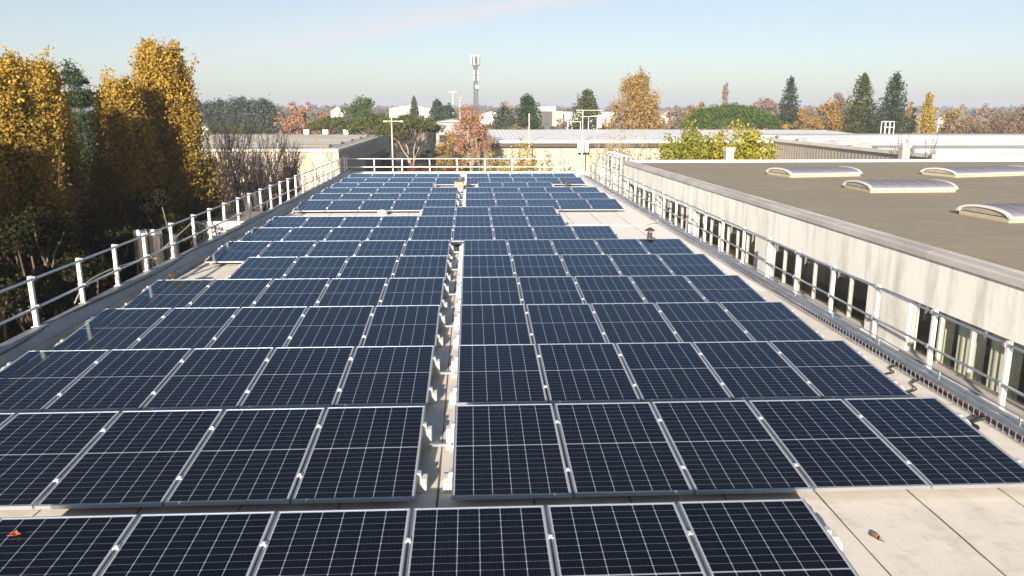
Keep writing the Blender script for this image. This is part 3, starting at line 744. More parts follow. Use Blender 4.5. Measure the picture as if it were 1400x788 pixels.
def ridges(x0, x1, ys, z, h, m_, wd=1.6, nm='roof_ridge'):
    def f(add, t):
        for y in ys: add(MB().prism([(y-wd, z+.062), (y+wd, z+.062), (y+wd*.25, z+h), (y-wd*.25, z+h)], 'x', x0, x1), nm, m_)
    return f
# left building with the shaded side
def left_extra(add, t):
    ridges(-44, -13, [76, 83, 90, 97, 104], -3.55, .28, M['left_roof'], 1.2)(add, t)
    add(MB().box(-45.1, -11.3, 69.8, 70.05, -3.62, -3.38), 'fascia', M['white_wall'])
    add(MB().box(-11.55, -11.27, 70.06, 114, -3.62, -3.42), 'fascia', M['white_wall'])
    for x in (-19.5, -27, -34.5): add(MB().box(x-3, x+3, 69.9, 70.0, -7.1, -6.2), 'window', M['dark'])
    add(MB().box(-11.32, -11.24, 88, 108, -8.5, -5.2), 'loading_door', mat('dark_door', (.05, .05, .055), .6))
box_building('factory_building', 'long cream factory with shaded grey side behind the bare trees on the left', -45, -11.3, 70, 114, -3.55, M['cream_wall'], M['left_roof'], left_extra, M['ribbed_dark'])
for px, lab in ((282, 'white diamond shaped vent on the far left factory roof edge'), (420, 'small box vent left of two on the far factory roof edge'), (446, 'small box vent in the middle of the far factory roof edge'), (474, 'small box vent nearest the pole on the far factory roof edge')):
    p = atY(px, 182, 113); t = thing('roof_vent', lab, 'roof vent', (p.x, 112.6, -3.49))
    if px == 282: MB().prism([(0, .15), (.55, .7), (0, 1.25), (-.55, .7)], 'y', -.5, .5).build('hood', M['white_wall'], t)
    else: MB().box(-.38, .38, -.3, .3, .1, .65).build('hood', M['white_wall'], t)
    MB().box(-.3, .3, -.3, .3, 0, .22 if px == 282 else .1).build('base', M['galv_dull'], t)
# centre white roof building
def mid_extra(add, t):
    add(MB().prism([(79.7, -3.45), (79.9, -3.05), (101, -2.55), (101, -3.44)], 'x', 2, 45), 'roof_slope', M['ribbed_white'])
    add(MB().prism([(101.01, -3.44), (101.01, -2.56), (122.9, -3.05), (123, -3.44)], 'x', 2, 45), 'roof_slope', M['ribbed_white'])
    add(MB().box(1.9, 45.1, 79.55, 79.69, -3.70, -3.30), 'gutter', M['brown_metal'])
box_building('factory_building', 'low cream factory with white sloping roof behind the far guard rail', 2, 45, 80, 123, -3.5, M['cream_wall'], M['white_wall'], mid_extra)
p = atY(797, 197, 79.3); t = thing('wall_sign_box', 'small white box on the eave of the white roofed factory', 'box', (p.x, 79.3, -3.9)); MB().box(-.55, .55, -.2, .2, -.3, .7).build('box', M['white_plastic'], t, bevel=.03); MB().box(-.2, .2, -.25, -.201, -.1, .1).build('panel', M['white_paint'], t)
p = atY(800, 178, 101); fr = thing('roof_frame', 'white tubular frame on the ridge of the white roofed factory', 'roof frame', (p.x, 101, -2.56)); f_ = MB()
for x in (-2.2, -.6, .4, 1.5): f_.tube([(x, 0, 0), (x, 0, 1.0 if x < 0 else 1.7)], .04, 5)
f_.tube([(-2.2, 0, 1.0), (-.6, 0, 1.0)], .04, 5).tube([(-.6, 0, 1.6), (1.5, 0, 1.7)], .04, 5); f_.build('frame', M['white_paint'], fr)
MB().box(1.5, 2.0, -.2, .2, .3, 1.8).build('panel', M['white_plastic'], fr)
# right ribbed building
def right_extra(add, t):
    ridges(31, 95, [56, 62, 68, 74, 80, 86], -3.0, .42, M['far_roof'], 2.4)(add, t)
    add(MB().box(30.2, 96, 51.2, 51.45, -3.4, -2.86), 'fascia', M['white_wall'])
    add(MB().box(30.35, 30.6, 51.46, 92, -3.12, -2.88), 'fascia', M['white_wall'])
box_building('factory_building', 'wide grey ribbed factory with white corrugated roof on the far right', 30.6, 96, 51.5, 92, -3.0, M['white_wall'], M['far_roof'], right_extra, M['ribbed_grey'])
p = atY(1215, 184, 86); fr = thing('roof_frame', 'small white scaffold frame on the ribbed white roof', 'roof frame', (p.x, 86, -2.58)); f_ = MB()
for x in (-.5, 0, .5): f_.tube([(x, 0, 0), (x, 0, 1.3)], .045, 5).tube([(x, .8, 0), (x, .8, 1.3)], .045, 5)
f_.tube([(-.5, 0, 1.3), (.5, 0, 1.3)], .045, 5).tube([(-.5, .8, 1.3), (.5, .8, 1.3)], .045, 5).tube([(-.5, 0, .7), (.5, 0, .7)], .035, 5); f_.build('frame', M['white_paint'], fr)
# distant sheds and houses
def shed(px0, px1, py_top, Y, label, wall_m, roof_m, gable=0, depth=25, name='shed'):
    a, b = atY(px0, py_top, Y), atY(px1, py_top, Y)
    def ex(add, t):
        zt = a.z
        if gable: add(MB().prism([(a.x-.3, zt+.07), (b.x+.3, zt+.07), ((a.x+b.x)/2, zt+gable)], 'y', Y-.3, Y+depth), 'gable_roof', roof_m)
        n = max(2, int((b.x-a.x)/6)); hh = zt-GZ
        for i in range(n):
            x = a.x+(b.x-a.x)*(i+.5)/n; add(MB().box(x-.9, x+.9, Y-.06, Y-.003, GZ+hh*.55, GZ+hh*.72), 'window', M['dark'])
    return box_building(name, label, a.x, b.x, Y, Y+depth, a.z, wall_m, roof_m, ex)
shed(755, 770, 153, 158, 'narrow grey stair tower of the big shed beyond the green pine', M['grey_wall'], M['far_roof'], 0, 30, 'stair_tower')
shed(770.5, 846, 153.5, 160, 'big pale industrial shed behind the green pine in the middle', M['white_wall'], M['ribbed_grey'], 0, 30)
shed(532, 592, 148.5, 320, 'long white factory on the horizon left of the mast', M['white_wall'], M['left_roof'], 1.5, 40)
shed(452, 472, 153, 300, 'white house behind the round green tree', M['white_wall'], M['left_roof'], 2, 14, 'house')
shed(596, 640, 168, 150, 'low grey roofed shed behind the umbrella pines', M['grey_wall'], M['left_roof'], .6, 20)
shed(655, 690, 158, 220, 'white shed right of the orange tree', M['white_wall'], M['far_roof'], 1, 20)
shed(735, 760, 146, 330, 'pale tall block on the horizon behind the dark cedar', M['white_wall'], M['left_roof'], 0, 20)
shed(742, 752, 160, 200, 'small white hut beside the dark cedar', M['white_wall'], M['left_roof'], 1, 8, 'hut')
shed(903, 925, 158, 260, 'white house between the golden tree and the umbrella pine', M['white_wall'], M['left_roof'], 1.5, 16, 'house')
shed(1283, 1306, 163, 190, 'white house with low roof in the brown wood on the right', M['white_wall'], M['left_roof'], 1.5, 14, 'house')
shed(1330, 1366, 166, 210, 'long white house in the brown wood near the right edge', M['white_wall'], M['left_roof'], 1.5, 14, 'house')

# lamp posts, mast, flood lights
def lamp(px, pytop, Y, arm, label, r=.055):
    p = atY(px, pytop, Y); t = thing('lamp_post', label, 'lamp post', (p.x, Y, GZ)); h = p.z-GZ
    MB().tube([(0, 0, 0), (0, 0, h)], [r*1.3, r*.8], 8).build('pole', M['lampm'], t, smooth=True)
    za = h if arm[2] is None else atY(px, arm[2], Y).z-GZ
    MB().tube([(arm[0], 0, za), (arm[1], 0, za)], r*.6, 6).build('arm', M['lampm'], t, smooth=True)
    for x in (arm[0], arm[1]):
        if abs(x) > .3: MB().box(x-.16, x+.16, -.1, .1, za-.07, za+.04).build('lamp_head', M['lampm'], t, bevel=.03)
M['lampm'] = mat('pale_painted_pole', (.66, .60, .50), .45, .2)
lamp(535, 155, 60, (-.45, .7, 166), 'cream lamp post with crossarm at the corner of the left factory')
lamp(797, 151, 77, (-.45, 1.75, None), 'T shaped lamp post before the white roofed factory')
lamp(723.5, 155, 78, (-.1, .1, 158), 'thin pale pole left of the T shaped lamp post')
lamp(619, 126, 210, (-.9, .9, None), 'tall white floodlight mast left of the antenna mast', .16)
lamp(628.5, 134, 215, (-.5, .5, None), 'shorter thin white mast beside the antenna mast', .12)
p = atY(650, 76, 190); am = thing('antenna_mast', 'tall grey mobile antenna mast above the orange tree', 'antenna mast', (p.x, 190, GZ)); H_ = p.z-GZ
lat = MB(); wd0, wd1 = .62, .42
cor = lambda i, z: ((wd0+(wd1-wd0)*z/H_)*math.cos(i*2.0944+.4), (wd0+(wd1-wd0)*z/H_)*math.sin(i*2.0944+.4), z)
for i in range(3): lat.tube([cor(i, 0), cor(i, H_-2.0)], .13, 6)
z = 0; s_ = 0
while z < H_-3:
    for i in range(3):
        lat.tube([cor(i, z), cor((i+1) % 3, z+.9)], .05, 4); lat.tube([cor(i, z+.9), cor((i+1) % 3, z+.9)], .05, 4)
    z += .9
lat.build('lattice', mat('mast_grey', (.10, .115, .10), .5, .3), am)
MB().lathe([(1.05, H_-2.2), (1.05, H_-2.05), (1.0, H_-2.05)], n=16).build('platform', M['galv_dull'], am)
MB().tube([(0, 0, H_-6), (0, 0, H_)], .16, 8).build('pole', M['galv_dull'], am)
for i in range(6):
    a = i*1.047+.3; x, y_ = 1.0*math.cos(a), 1.0*math.sin(a)
    MB().box(x-.12, x+.12, y_-.08, y_+.08, H_-2.0, H_+.1).build('antenna_panel', M['white_plastic'], am, bevel=.04)
for zz in (H_-4.6, H_-5.6):
    for x in (-.35, .5): MB().box(x-.15, x+.15, -.8, -.6, zz, zz+1.3).build('antenna_panel', M['white_plastic'], am, bevel=.04)
MB().lathe([(.1, 0), (.38, .08), (.42, .14)], n=14).build('dish', M['white_plastic'], am).matrix_local = Matrix.Translation((.3, -.65, H_-7)) @ Matrix.Rotation(R(90), 4, 'X')

# dark car parked beyond the far guard rail
p = atZ(618, 236, GZ); car = thing('parked_car', 'dark parked car glimpsed beyond the far railing under the trees', 'car', (p.x, p.y, GZ+.016), (0, 0, R(80)))
cpt = mat('dark_car_paint', (.02, .022, .028), .2, .3); gls = mat('dark_car_glass', (.02, .025, .03), .06)
MB().prism([(-2.1, .35), (2.1, .35), (2.15, .7), (1.95, .85), (1.15, .95), (-1.6, 1.0), (-2.1, .9)], 'y', -.88, .88).build('body', cpt, car, bevel=.06)
MB().prism([(1.1, .94), (.45, 1.42), (-1.1, 1.45), (-1.75, 1.0)], 'y', -.74, .74).build('cabin', gls, car, bevel=.05)
MB().box(-1.0, .42, -.72, .72, 1.40, 1.475).build('roof', cpt, car, bevel=.03)
for x in (-1.35, 1.35):
    for y in (-.8, .8):
        o = MB().tube([(0, -.1, 0), (0, .1, 0)], .32, 16).build('wheel', M['black_rubber'], car); o.location = (x, y, .32)
        o2 = MB().tube([(0, -.11, 0), (0, .11, 0)], .19, 12).build('rim', M['alu'], o)
for y in (-.65, .65): MB().box(2.08, 2.17, y-.16, y+.16, .62, .76).build('headlight', M['white_plastic'], car)
# ================================================================= TREES
def leaf_mesh(name, P, S, m_, up=.35, flat=None):
    """P (n,3) centres, S (n,) sizes -> one mesh of small rhombic leaves turned every way"""
    n = len(P); nr = RNG.normal(size=(n, 3)); nr[:, 2] += up
    if flat is not None: nr = nr*(1-flat); nr[:, 2] += flat*2
    nr /= np.linalg.norm(nr, axis=1)[:, None]+1e-9
    t = RNG.normal(size=(n, 3)); t -= nr*(t*nr).sum(1)[:, None]; t /= np.linalg.norm(t, axis=1)[:, None]+1e-9
    b = np.cross(nr, t); S = S[:, None]
    V = np.empty((n, 4, 3)); V[:, 0] = P-t*S*.6; V[:, 1] = P+b*S*.42-t*S*.05; V[:, 2] = P+t*S*.65; V[:, 3] = P-b*S*.42-t*S*.05
    me = bpy.data.meshes.new(name)
    me.vertices.add(4*n); me.vertices.foreach_set('co', V.astype(np.float32).ravel())
    me.loops.add(4*n); me.loops.foreach_set('vertex_index', np.arange(4*n, dtype=np.int32))
    me.polygons.add(n); me.polygons.foreach_set('loop_start', np.arange(0, 4*n, 4, dtype=np.int32))
    me.update(calc_edges=True); me.materials.append(m_); return me
def seg_mesh(name, S, m_, n=4):
    """S: list of (p0, p1, r0, r1) -> tapering prisms in one mesh"""
    A = np.array([s[0] for s in S], float); B = np.array([s[1] for s in S], float); r0 = np.array([s[2] for s in S]); r1 = np.array([s[3] for s in S])
    d = B-A; d /= np.linalg.norm(d, axis=1)[:, None]+1e-9
    ref = np.where(np.abs(d[:, :1]) < .8, [[1., 0, 0]], [[0, 1., 0]]); a = ref-d*(ref*d).sum(1)[:, None]; a /= np.linalg.norm(a, axis=1)[:, None]; c = np.cross(d, a)
    k = len(S); V = np.empty((k, 2, n, 3))
    for i in range(n):
        u = a*math.cos(2*math.pi*i/n)+c*math.sin(2*math.pi*i/n)
        V[:, 0, i] = A+u*r0[:, None]; V[:, 1, i] = B+u*r1[:, None]
    idx = []
    for i in range(n): idx.append([i, (i+1) % n, n+(i+1) % n, n+i])
    L = (np.array(idx)[None]+np.arange(k)[:, None, None]*2*n).astype(np.int32)
    me = bpy.data.meshes.new(name); me.vertices.add(2*n*k); me.vertices.foreach_set('co', V.astype(np.float32).ravel())
    me.loops.add(L.size); me.loops.foreach_set('vertex_index', L.ravel()); me.polygons.add(k*n); me.polygons.foreach_set('loop_start', np.arange(0, L.size, 4, dtype=np.int32))
    me.update(calc_edges=True); me.materials.append(m_); return me
def rnd_dir(): v = RNG.normal(size=3); return v/np.linalg.norm(v)

def finish(kind, label, loc, segs, bark, P, S, lm, up=.35, flat=None, cat='tree', group=None):
    t = thing(kind, label, cat, loc, (0, 0, 0), group)
    if segs: link('trunk', seg_mesh('trunk', segs, bark, 5 if loc[1] < 60 else 4), t)
    if P is not None: link('crown', leaf_mesh('crown', P, S, lm, up, flat), t)
    return t
def curve_segs(p0, p1, r0, r1, n=3, bend=.1):
    p0, p1 = np.array(p0, float), np.array(p1, float); L = np.linalg.norm(p1-p0); pts = [p0]
    for i in range(1, n): pts.append(p0+(p1-p0)*i/n+RNG.normal(size=3)*L*bend*.5)
    pts.append(p1)
    return [(pts[i], pts[i+1], r0+(r1-r0)*i/n, r0+(r1-r0)*(i+1)/n) for i in range(n)]

def poplar(px, pytop, hw, Y, label, n=60000, ls=.10, lm='gold', kind='poplar_tree', nb=95, base=.06, group=None, taper=2.1, cap=1.0):
    """upright tree: many steep branches that hug the trunk, leaves along each"""
    p = atY(px, pytop, Y); H = (p.z-GZ)*.99; Rm = hw*Y/F
    nb = int(nb); segs = curve_segs((0, 0, 0), (0, 0, H*.93), .22*H/13, .02, 8, .012)
    P = []; W = []
    tops = []
    for i in range(nb):
        t0 = base+(.86-base)*(i+.5)/nb; az = i*2.4+RNG.uniform(-.4, .4)
        prof = min(1, 1.5*(1-t0)+.08)*(.75+.5*RNG.random())*(.55+.45*min(1, t0/.25))
        ln = H*min(.30*RNG.uniform(.6, 1.2), (1.0-t0)*RNG.uniform(.80, 1.06)); te = t0+ln/H
        env = min(cap, max(.02, (1.045-te)*taper)**.8); rr_ = Rm*(.10+.9*env)*RNG.uniform(.55, 1.08)*(.55+.45*min(1, t0/.25))
        a = np.array([0, 0, t0*H]); b = a+np.array([math.cos(az)*rr_, math.sin(az)*rr_, ln])
        segs += curve_segs(a, b, .05*H/13, .008, 3, .06)
        m_ = int(n/nb*(.5+prof)*RNG.choice([.35, .8, 1.2, 1.6])); u = RNG.random(m_)**.75
        q = a+(b-a)*u[:, None]; q[:, :2] += np.array([math.cos(az), math.sin(az)])*(np.sin(u*3.14)*rr_*.18)[:, None]
        sp_ = (Rm*(.09+.15*env))*(.35+.65*(1-u)); q += RNG.normal(size=(m_, 3))*sp_[:, None]*np.array([1, 1, 1.3]); P.append(q)
    P = np.concatenate(P); P = P[(P[:, 2] > .3)]
    # loose sprigs that break the outline
    src = P[P[:, 2] > H*.35]; src = src[RNG.integers(0, len(src), 150)]; ex = []
    for q in src:
        d = np.array([q[0], q[1], 0]); d = d/(np.linalg.norm(d)+.01)*RNG.uniform(.1, .5)+np.array([0, 0, 1.0]); d /= np.linalg.norm(d); L = RNG.uniform(.35, 1.0)*Rm/2.6
        e_ = q+d*L; segs.append((q-d*.3, e_, .010, .004)); k = max(6, n//5000); u = RNG.random(k); ex.append(q+d*L*u[:, None]+RNG.normal(size=(k, 3))*.07*Rm/2.6)
    P = np.concatenate([P]+ex)
    S = ls*RNG.uniform(.5, 1.5, len(P))
    return finish(kind, label, (p.x, Y, GZ), segs, M['bark'], P, S, LM[lm], .2, group=group)
def broad(px, pytop, hw, Y, label, lm, n=5000, ls=None, base_py=None, kind='broadleaf_tree', dens=1.0, bark='bark', nc=62, up=.35, zc=None, cat='tree', group=None, egg=.0):
    """rounded crown made of leaf clumps carried on branches"""
    p = atY(px, pytop, Y); Rm = hw*Y/F; H = p.z-GZ; ls = ls or max(.09, Y*.0021)
    ch = H*.80 if base_py is None else p.z-atY(px, base_py, Y).z
    cz = H-ch/2; segs = curve_segs((0, 0, 0), (RNG.normal()*.3, RNG.normal()*.3, cz), .035*H*.5, .03*H*.3, 4, .03)
    P = []
    for i in range(nc):
        d = rnd_dir(); rad = RNG.uniform(.45, .92); c = np.array([d[0]*Rm*rad, d[1]*Rm*rad, cz+d[2]*ch/2*rad])
        if egg: c[:2] *= 1-egg*max(0, d[2])
        cr0 = RNG.uniform(.12, .30)*min(Rm, ch/2)*1.15
        a = np.array([0, 0, max(H*.12, min(cz, c[2]-.25*ch))])
        segs += curve_segs(a, c, .012*H*.4, .003*H*.4+.01, 3, .12)
        m_ = int(n/nc*RNG.uniform(.6, 1.4)*dens); g_ = RNG.normal(size=(m_, 3)); g_ /= np.linalg.norm(g_, axis=1)[:, None]
        P.append(c+g_*(cr0*RNG.random(m_)[:, None]**.45)*np.array([1, 1, .85]))
    P = np.concatenate(P); S = ls*RNG.uniform(.6, 1.35, len(P))
    return finish(kind, label, (p.x, Y, GZ), segs, M[bark], P, S, LM[lm], up, cat=cat, group=group)
def conifer(px, pytop, hw, Y, label, lm='cedar', n=6000, levels=17, droop=.18, base=.12, ls=None, kind='conifer_tree', lean=0, power=.85, tuft=.32, vj=.15):
    p = atY(px, pytop, Y); H = p.z-GZ; Rm = hw*Y/F; ls = ls or max(.10, Y*.0023)
    segs = curve_segs((0, 0, 0), (0, 0, H), .02*H, .01, 6, .008); P = []
    levels = int(levels*max(1.0, H/7.5)*.8); n = int(n*1.9); Rm *= 1.05/max(.3, (1-.42))**power*1.15
    tot = sum((1-(i/levels))**power+.08 for i in range(levels))
    for i in range(levels):
        t0 = base+(1-base)*(i+RNG.uniform(0, .5))/levels; L = Rm*((1-(t0-base)/(1-base))**power*.95+.07); nbr = 7 if i < levels*.7 else 5
        for b_ in range(nbr):
            az = b_*6.283/nbr+i*1.3+RNG.uniform(-.3, .3); l_ = L*RNG.uniform(.6, 1.12)
            a = np.array([0, 0, t0*H]); e_ = a+np.array([math.cos(az)*l_, math.sin(az)*l_, l_*(.22-droop*2*RNG.uniform(.6, 1.3))])
            segs.append((a, e_, .008*H*(1-t0)+.012, .008))
            m_ = max(6, int(n*((1-(i/levels))**power+.08)/tot/nbr)); u = RNG.random(m_)**.7
            q = a+(e_-a)*u[:, None]; wd = l_*tuft*(1-.55*u)+.05
            side = np.array([-math.sin(az), math.cos(az), 0])
            q += side*(RNG.normal(size=m_)*wd*.6)[:, None]; q[:, 2] += RNG.normal(size=m_)*(vj+vj*.7*l_)+(.09*l_*np.sin(u*3.14)); P.append(q)
    k = n//60; u = RNG.random(k); q = np.zeros((k, 3)); q[:, 2] = H*(.88+.13*u); q += RNG.normal(size=(k, 3))*(Rm*.10*(1.25-u)+.03)[:, None]; P.append(q)
    P = np.concatenate(P); S = ls*RNG.uniform(.6, 1.3, len(P))
    t = finish(kind, label, (p.x, Y, GZ), segs, M['bark'], P, S, LM[lm], .2, .45); t.rotation_euler = (0, lean, RNG.uniform(0, 6)); return t
def umbrella(px, pytop, hw, Y, label, base_py, lm='olive', n=7000, forks=4, ls=None, kind='umbrella_pine', nc=46):
    p = atY(px, pytop, Y); H = p.z-GZ; Rm = hw*Y/F; ls = ls or max(.1, Y*.0021); ch = p.z-atY(px, base_py, Y).z
    zb = H-ch; segs = curve_segs((0, 0, 0), (.2, 0, zb*.55), .02*H, .017*H, 3, .03); P = []
    hubs = []
    for f_ in range(forks):
        az = f_*6.283/forks+.5; h_ = np.array([math.cos(az)*Rm*.35, math.sin(az)*Rm*.35, zb+ch*.15]); segs += curve_segs((.2, 0, zb*.55), h_, .012*H, .008*H, 3, .06); hubs.append(h_)
    for i in range(nc):
        az = RNG.uniform(0, 6.283); rr_ = math.sqrt(RNG.random())*.92; hgt = math.sqrt(max(0, 1-rr_**2))
        c = np.array([math.cos(az)*Rm*rr_, math.sin(az)*Rm*rr_, zb+ch*(.12+.78*hgt*RNG.uniform(.82, 1.03))])
        hb = min(hubs, key=lambda q: np.linalg.norm(q-c)); segs += curve_segs(hb, c, .004*H, .012, 2, .08)
        c0 = Rm*RNG.uniform(.16, .26); m_ = n//nc; g_ = RNG.normal(size=(m_, 3)); g_ /= np.linalg.norm(g_, axis=1)[:, None]
        P.append(c+g_*(c0*RNG.random(m_)[:, None]**.45)*np.array([1, 1, .55]))
    P = np.concatenate(P); S = ls*RNG.uniform(.6, 1.3, len(P))
    return finish(kind, label, (p.x, Y, GZ), segs, M['bark_pale'], P, S, LM[lm], .5)
def bare(px, pytop, hw, Y, label, bark='twig_dark', stems=4, depth=5, lm=None, nl=0, ls=.09, kind='bare_tree', r0=.10, base_z=0, spread=.35, cat='tree'):
    p = atY(px, pytop, Y); H = p.z-GZ; Rm = hw*Y/F; segs = []; tips = []
    def grow(a, d, L, r, lev):
        n_ = 3; q = a
        for i in range(n_):
            d = d+RNG.normal(size=3)*.10; d[2] += .05; d /= np.linalg.norm(d); e_ = q+d*L/n_; r2 = r*(1-.22*(i+1)/n_)
            segs.append((q, e_, r*(1-.22*i/n_), r2)); q = e_
            if lev > 0 and (i > 0 or lev < depth-1):
                for _ in range(1 if i < n_-1 else 2):
                    dd = d+rnd_dir()*np.array([.75, .75, .5]); dd[2] = abs(dd[2])*.6+.25; dd /= np.linalg.norm(dd); grow(q, dd, L*RNG.uniform(.55, .78), r2*.58, lev-1)
        if lev <= 1: tips.append(q)
    for s in range(stems):
        az = s*6.283/stems+RNG.uniform(-.5, .5); d = np.array([math.cos(az)*spread, math.sin(az)*spread, 1.0])
        grow(np.array([math.cos(az)*.15, math.sin(az)*.15, 0]), d/np.linalg.norm(d), H*.36, r0, depth-1)
    A = np.array([s[1] for s in segs]); zx = np.percentile(A[:, 2], 99.7); rx = np.percentile(np.abs(A[:, 0]), 98)
    k = np.array([Rm/rx, Rm/rx, H/zx]); segs = [(np.array(s[0])*k, np.array(s[1])*k, max(s[2], .009*max(1, Y/45)), max(s[3], .0075*max(1, Y/45))) for s in segs]
    P = S = None
    if lm:
        T = np.array(tips)*k; T = T[RNG.integers(0, len(T), nl)]+RNG.normal(size=(nl, 3))*.25; P = T; S = ls*RNG.uniform(.6, 1.3, nl)
    return finish(kind, label, (p.x, Y, GZ), segs, M[bark], P, S, LM[lm] if lm else None, cat=cat)

def shoots(px, pytop, hw, Y, label, lm, n=9000, ls=.12, stems=26, kind='upright_tree', bark='bark', cat='tree', rad=.34, low=.55, group=None):
    """many upright leafy shoots from one stool: spiky top outline with gaps"""
    p = atY(px, pytop, Y); H = p.z-GZ; Rm = hw*Y/F; segs = []; P = []
    for i in range(stems):
        az = RNG.uniform(0, 6.283); rr_ = Rm*math.sqrt(RNG.random()); h = H*RNG.uniform(.72, 1.0)*(1-.16*(rr_/Rm)**2)
        a = np.array([math.cos(az)*rr_*.25, math.sin(az)*rr_*.25, 0]); m = np.array([math.cos(az)*rr_*.8, math.sin(az)*rr_*.8, h*.45]); b = np.array([math.cos(az)*rr_, math.sin(az)*rr_, h])
        segs += curve_segs(a, m, .06, .035, 3, .04)+curve_segs(m, b, .035, .008, 3, .03)
        k = n//stems; u = low+(1-low)*RNG.random(k)**.8; q = np.where((u < .45)[:, None], a+(m-a)*(u/.45)[:, None], m+(b-m)*((u-.45)/.55)[:, None])
        q = q+RNG.normal(size=(k, 3))*(rad*(1.25-u))[:, None]; P.append(q)
    P = np.concatenate(P); return finish(kind, label, (p.x, Y, GZ), segs, M[bark], P, ls*RNG.uniform(.6, 1.3, len(P)), LM[lm], .2, cat=cat, group=group)
# --- the poplars along the left side
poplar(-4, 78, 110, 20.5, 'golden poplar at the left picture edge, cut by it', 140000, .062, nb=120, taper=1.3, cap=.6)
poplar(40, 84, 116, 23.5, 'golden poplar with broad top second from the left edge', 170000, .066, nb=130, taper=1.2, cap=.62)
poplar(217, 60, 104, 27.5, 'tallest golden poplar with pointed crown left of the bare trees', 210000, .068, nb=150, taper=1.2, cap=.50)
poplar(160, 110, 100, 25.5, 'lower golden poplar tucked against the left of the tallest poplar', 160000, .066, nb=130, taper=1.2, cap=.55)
# more of the same row standing outside the picture beside and behind the camera: they shade the lower trees
for i, (x, y, h) in enumerate(((-15.5, 12.5, 12.6), (-17.5, 8.0, 13.6), (-14.8, 5.0, 14.2), (-19.5, 3.0, 14.6), (-12.8, 0.0, 15.2), (-17, -2.5, 16), (-22, 12, 13), (-18.5, 19.5, 12.5), (-21.5, 25.5, 12.8))):
    z0 = y if y > 3 else 20.0
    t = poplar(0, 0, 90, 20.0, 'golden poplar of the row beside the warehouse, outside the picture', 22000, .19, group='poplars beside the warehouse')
    k = h/17.0; t.location = (x, y, GZ)
    Hc = (atY(0, 0, 20.0).z-GZ); t.scale = (1.15, 1.15, h/Hc)
# dark undergrowth between the poplars
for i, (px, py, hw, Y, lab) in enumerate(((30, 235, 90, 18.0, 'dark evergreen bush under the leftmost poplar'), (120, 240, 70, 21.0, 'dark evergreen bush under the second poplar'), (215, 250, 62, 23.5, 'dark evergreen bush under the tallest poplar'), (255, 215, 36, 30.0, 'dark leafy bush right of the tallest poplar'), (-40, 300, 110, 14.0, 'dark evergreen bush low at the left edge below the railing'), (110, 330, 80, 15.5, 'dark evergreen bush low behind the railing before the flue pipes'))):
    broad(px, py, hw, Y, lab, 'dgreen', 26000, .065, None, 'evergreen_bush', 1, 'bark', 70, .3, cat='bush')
broad(134, 262, 22, 34, 'bright orange leaved shrub glowing between the dark poplars', 'gold', 2500, .12, None, 'shrub', 1, 'bark', 16, cat='bush')
# cedars behind the poplars
conifer(84, 88, 44, 50, 'dark layered cedar behind the second poplar', 'cedar', 19000, 13, .14, .1, .12, 'cedar_tree', R(2), .75, .40, .06)
conifer(115, 98, 42, 47, 'dark layered cedar with bent top left of the tallest poplar', 'cedar', 21000, 13, .13, .1, .12, 'cedar_tree', R(-2), .6, .42, .06)
# bare trees before the left factory
bare(338, 164, 80, 45, 'big bare tree with many dark stems before the left factory', 'twig_dark', 5, 6, None, 0, r0=.17, spread=.62)
bare(288, 190, 30, 40, 'slender bare tree left of the big bare one', 'twig_dark', 3, 5, 'yellow', 250, r0=.07, spread=.2)
bare(392, 208, 34, 46, 'low bare shrub with last yellow leaves right of the big bare tree', 'twig_dark', 5, 5, 'ygreen', 500, .1, 'bare_shrub', .05, 0, .6, 'bush')
bare(440, 190, 30, 56, 'young bare tree close to the corner of the left factory', 'bark_pale', 1, 5, 'yellow', 160, r0=.07, spread=.1)
bare(262, 240, 22, 33, 'thin bare saplings beside the tallest poplar', 'twig_dark', 4, 4, 'yellow', 500, .1, 'bare_shrub', .04, 0, .3, 'bush')
# beyond the left factory
for a in ((272, 141, 26, 150), (300, 138, 27, 152), (330, 135, 28, 150), (360, 137, 27, 148)):
    conifer(*a, {272: 'grey green cedar at the left of its row behind the left factory', 300: 'grey green cedar, second from the left in its row behind the left factory', 330: 'grey green cedar, third from the left in its row behind the left factory', 360: 'grey green cedar beside the red trees behind the left factory'}[a[0]], 'bluecedar', 6500, 10, .1, .1, .34, 'cedar_tree', 0, .35, .45)
for a, lb in (((280, 164, 24, 124), 'low olive green tree at the left behind the left factory roof'), ((322, 165, 22, 124), 'low olive green tree below the middle grey cedars'), ((352, 167, 22, 126), 'low brownish green tree left of the red trees')):
    broad(*a, lb, 'olive', 4500)
for a, lb, lm in (((390, 146, 17, 128), 'dark red autumn tree, leftmost of the red group', 'rust'), ((412, 134, 24, 132), 'rust red tree in the middle of the red group', 'rust'), ((440, 139, 17, 130), 'orange red tree, rightmost of the red group', 'rust')):
    broad(*a, lb, lm, 3600, bark='bark_pale', dens=.9)
broad(497, 130, 36, 138, 'round dark green tree left of the umbrella pines', 'green', 9000, egg=.3)
umbrella(455, 160, 34, 122, 'olive umbrella pine behind the end of the left factory', 186)
umbrella(512, 158, 34, 112, 'olive umbrella pine right of the factory corner', 190)
umbrella(560, 156, 48, 96, 'broad umbrella pine with pale forked trunk behind the railing', 200, n=11000, nc=60)
conifer(566, 133, 8, 230, 'tiny pointed conifer on the horizon before the white factory', 'cedar', 1600)
conifer(598, 137, 16, 175, 'dark conifer left of the floodlight mast, the bigger of two', 'cedar', 3500, 10, power=.5)
conifer(614, 142, 13, 172, 'dark conifer next to the floodlight mast, the smaller of two', 'cedar', 2500, 10, power=.5)
broad(520, 208, 30, 104, 'dark evergreen hedge clump below the umbrella pine', 'dgreen', 3500, cat='bush', kind='evergreen_bush')
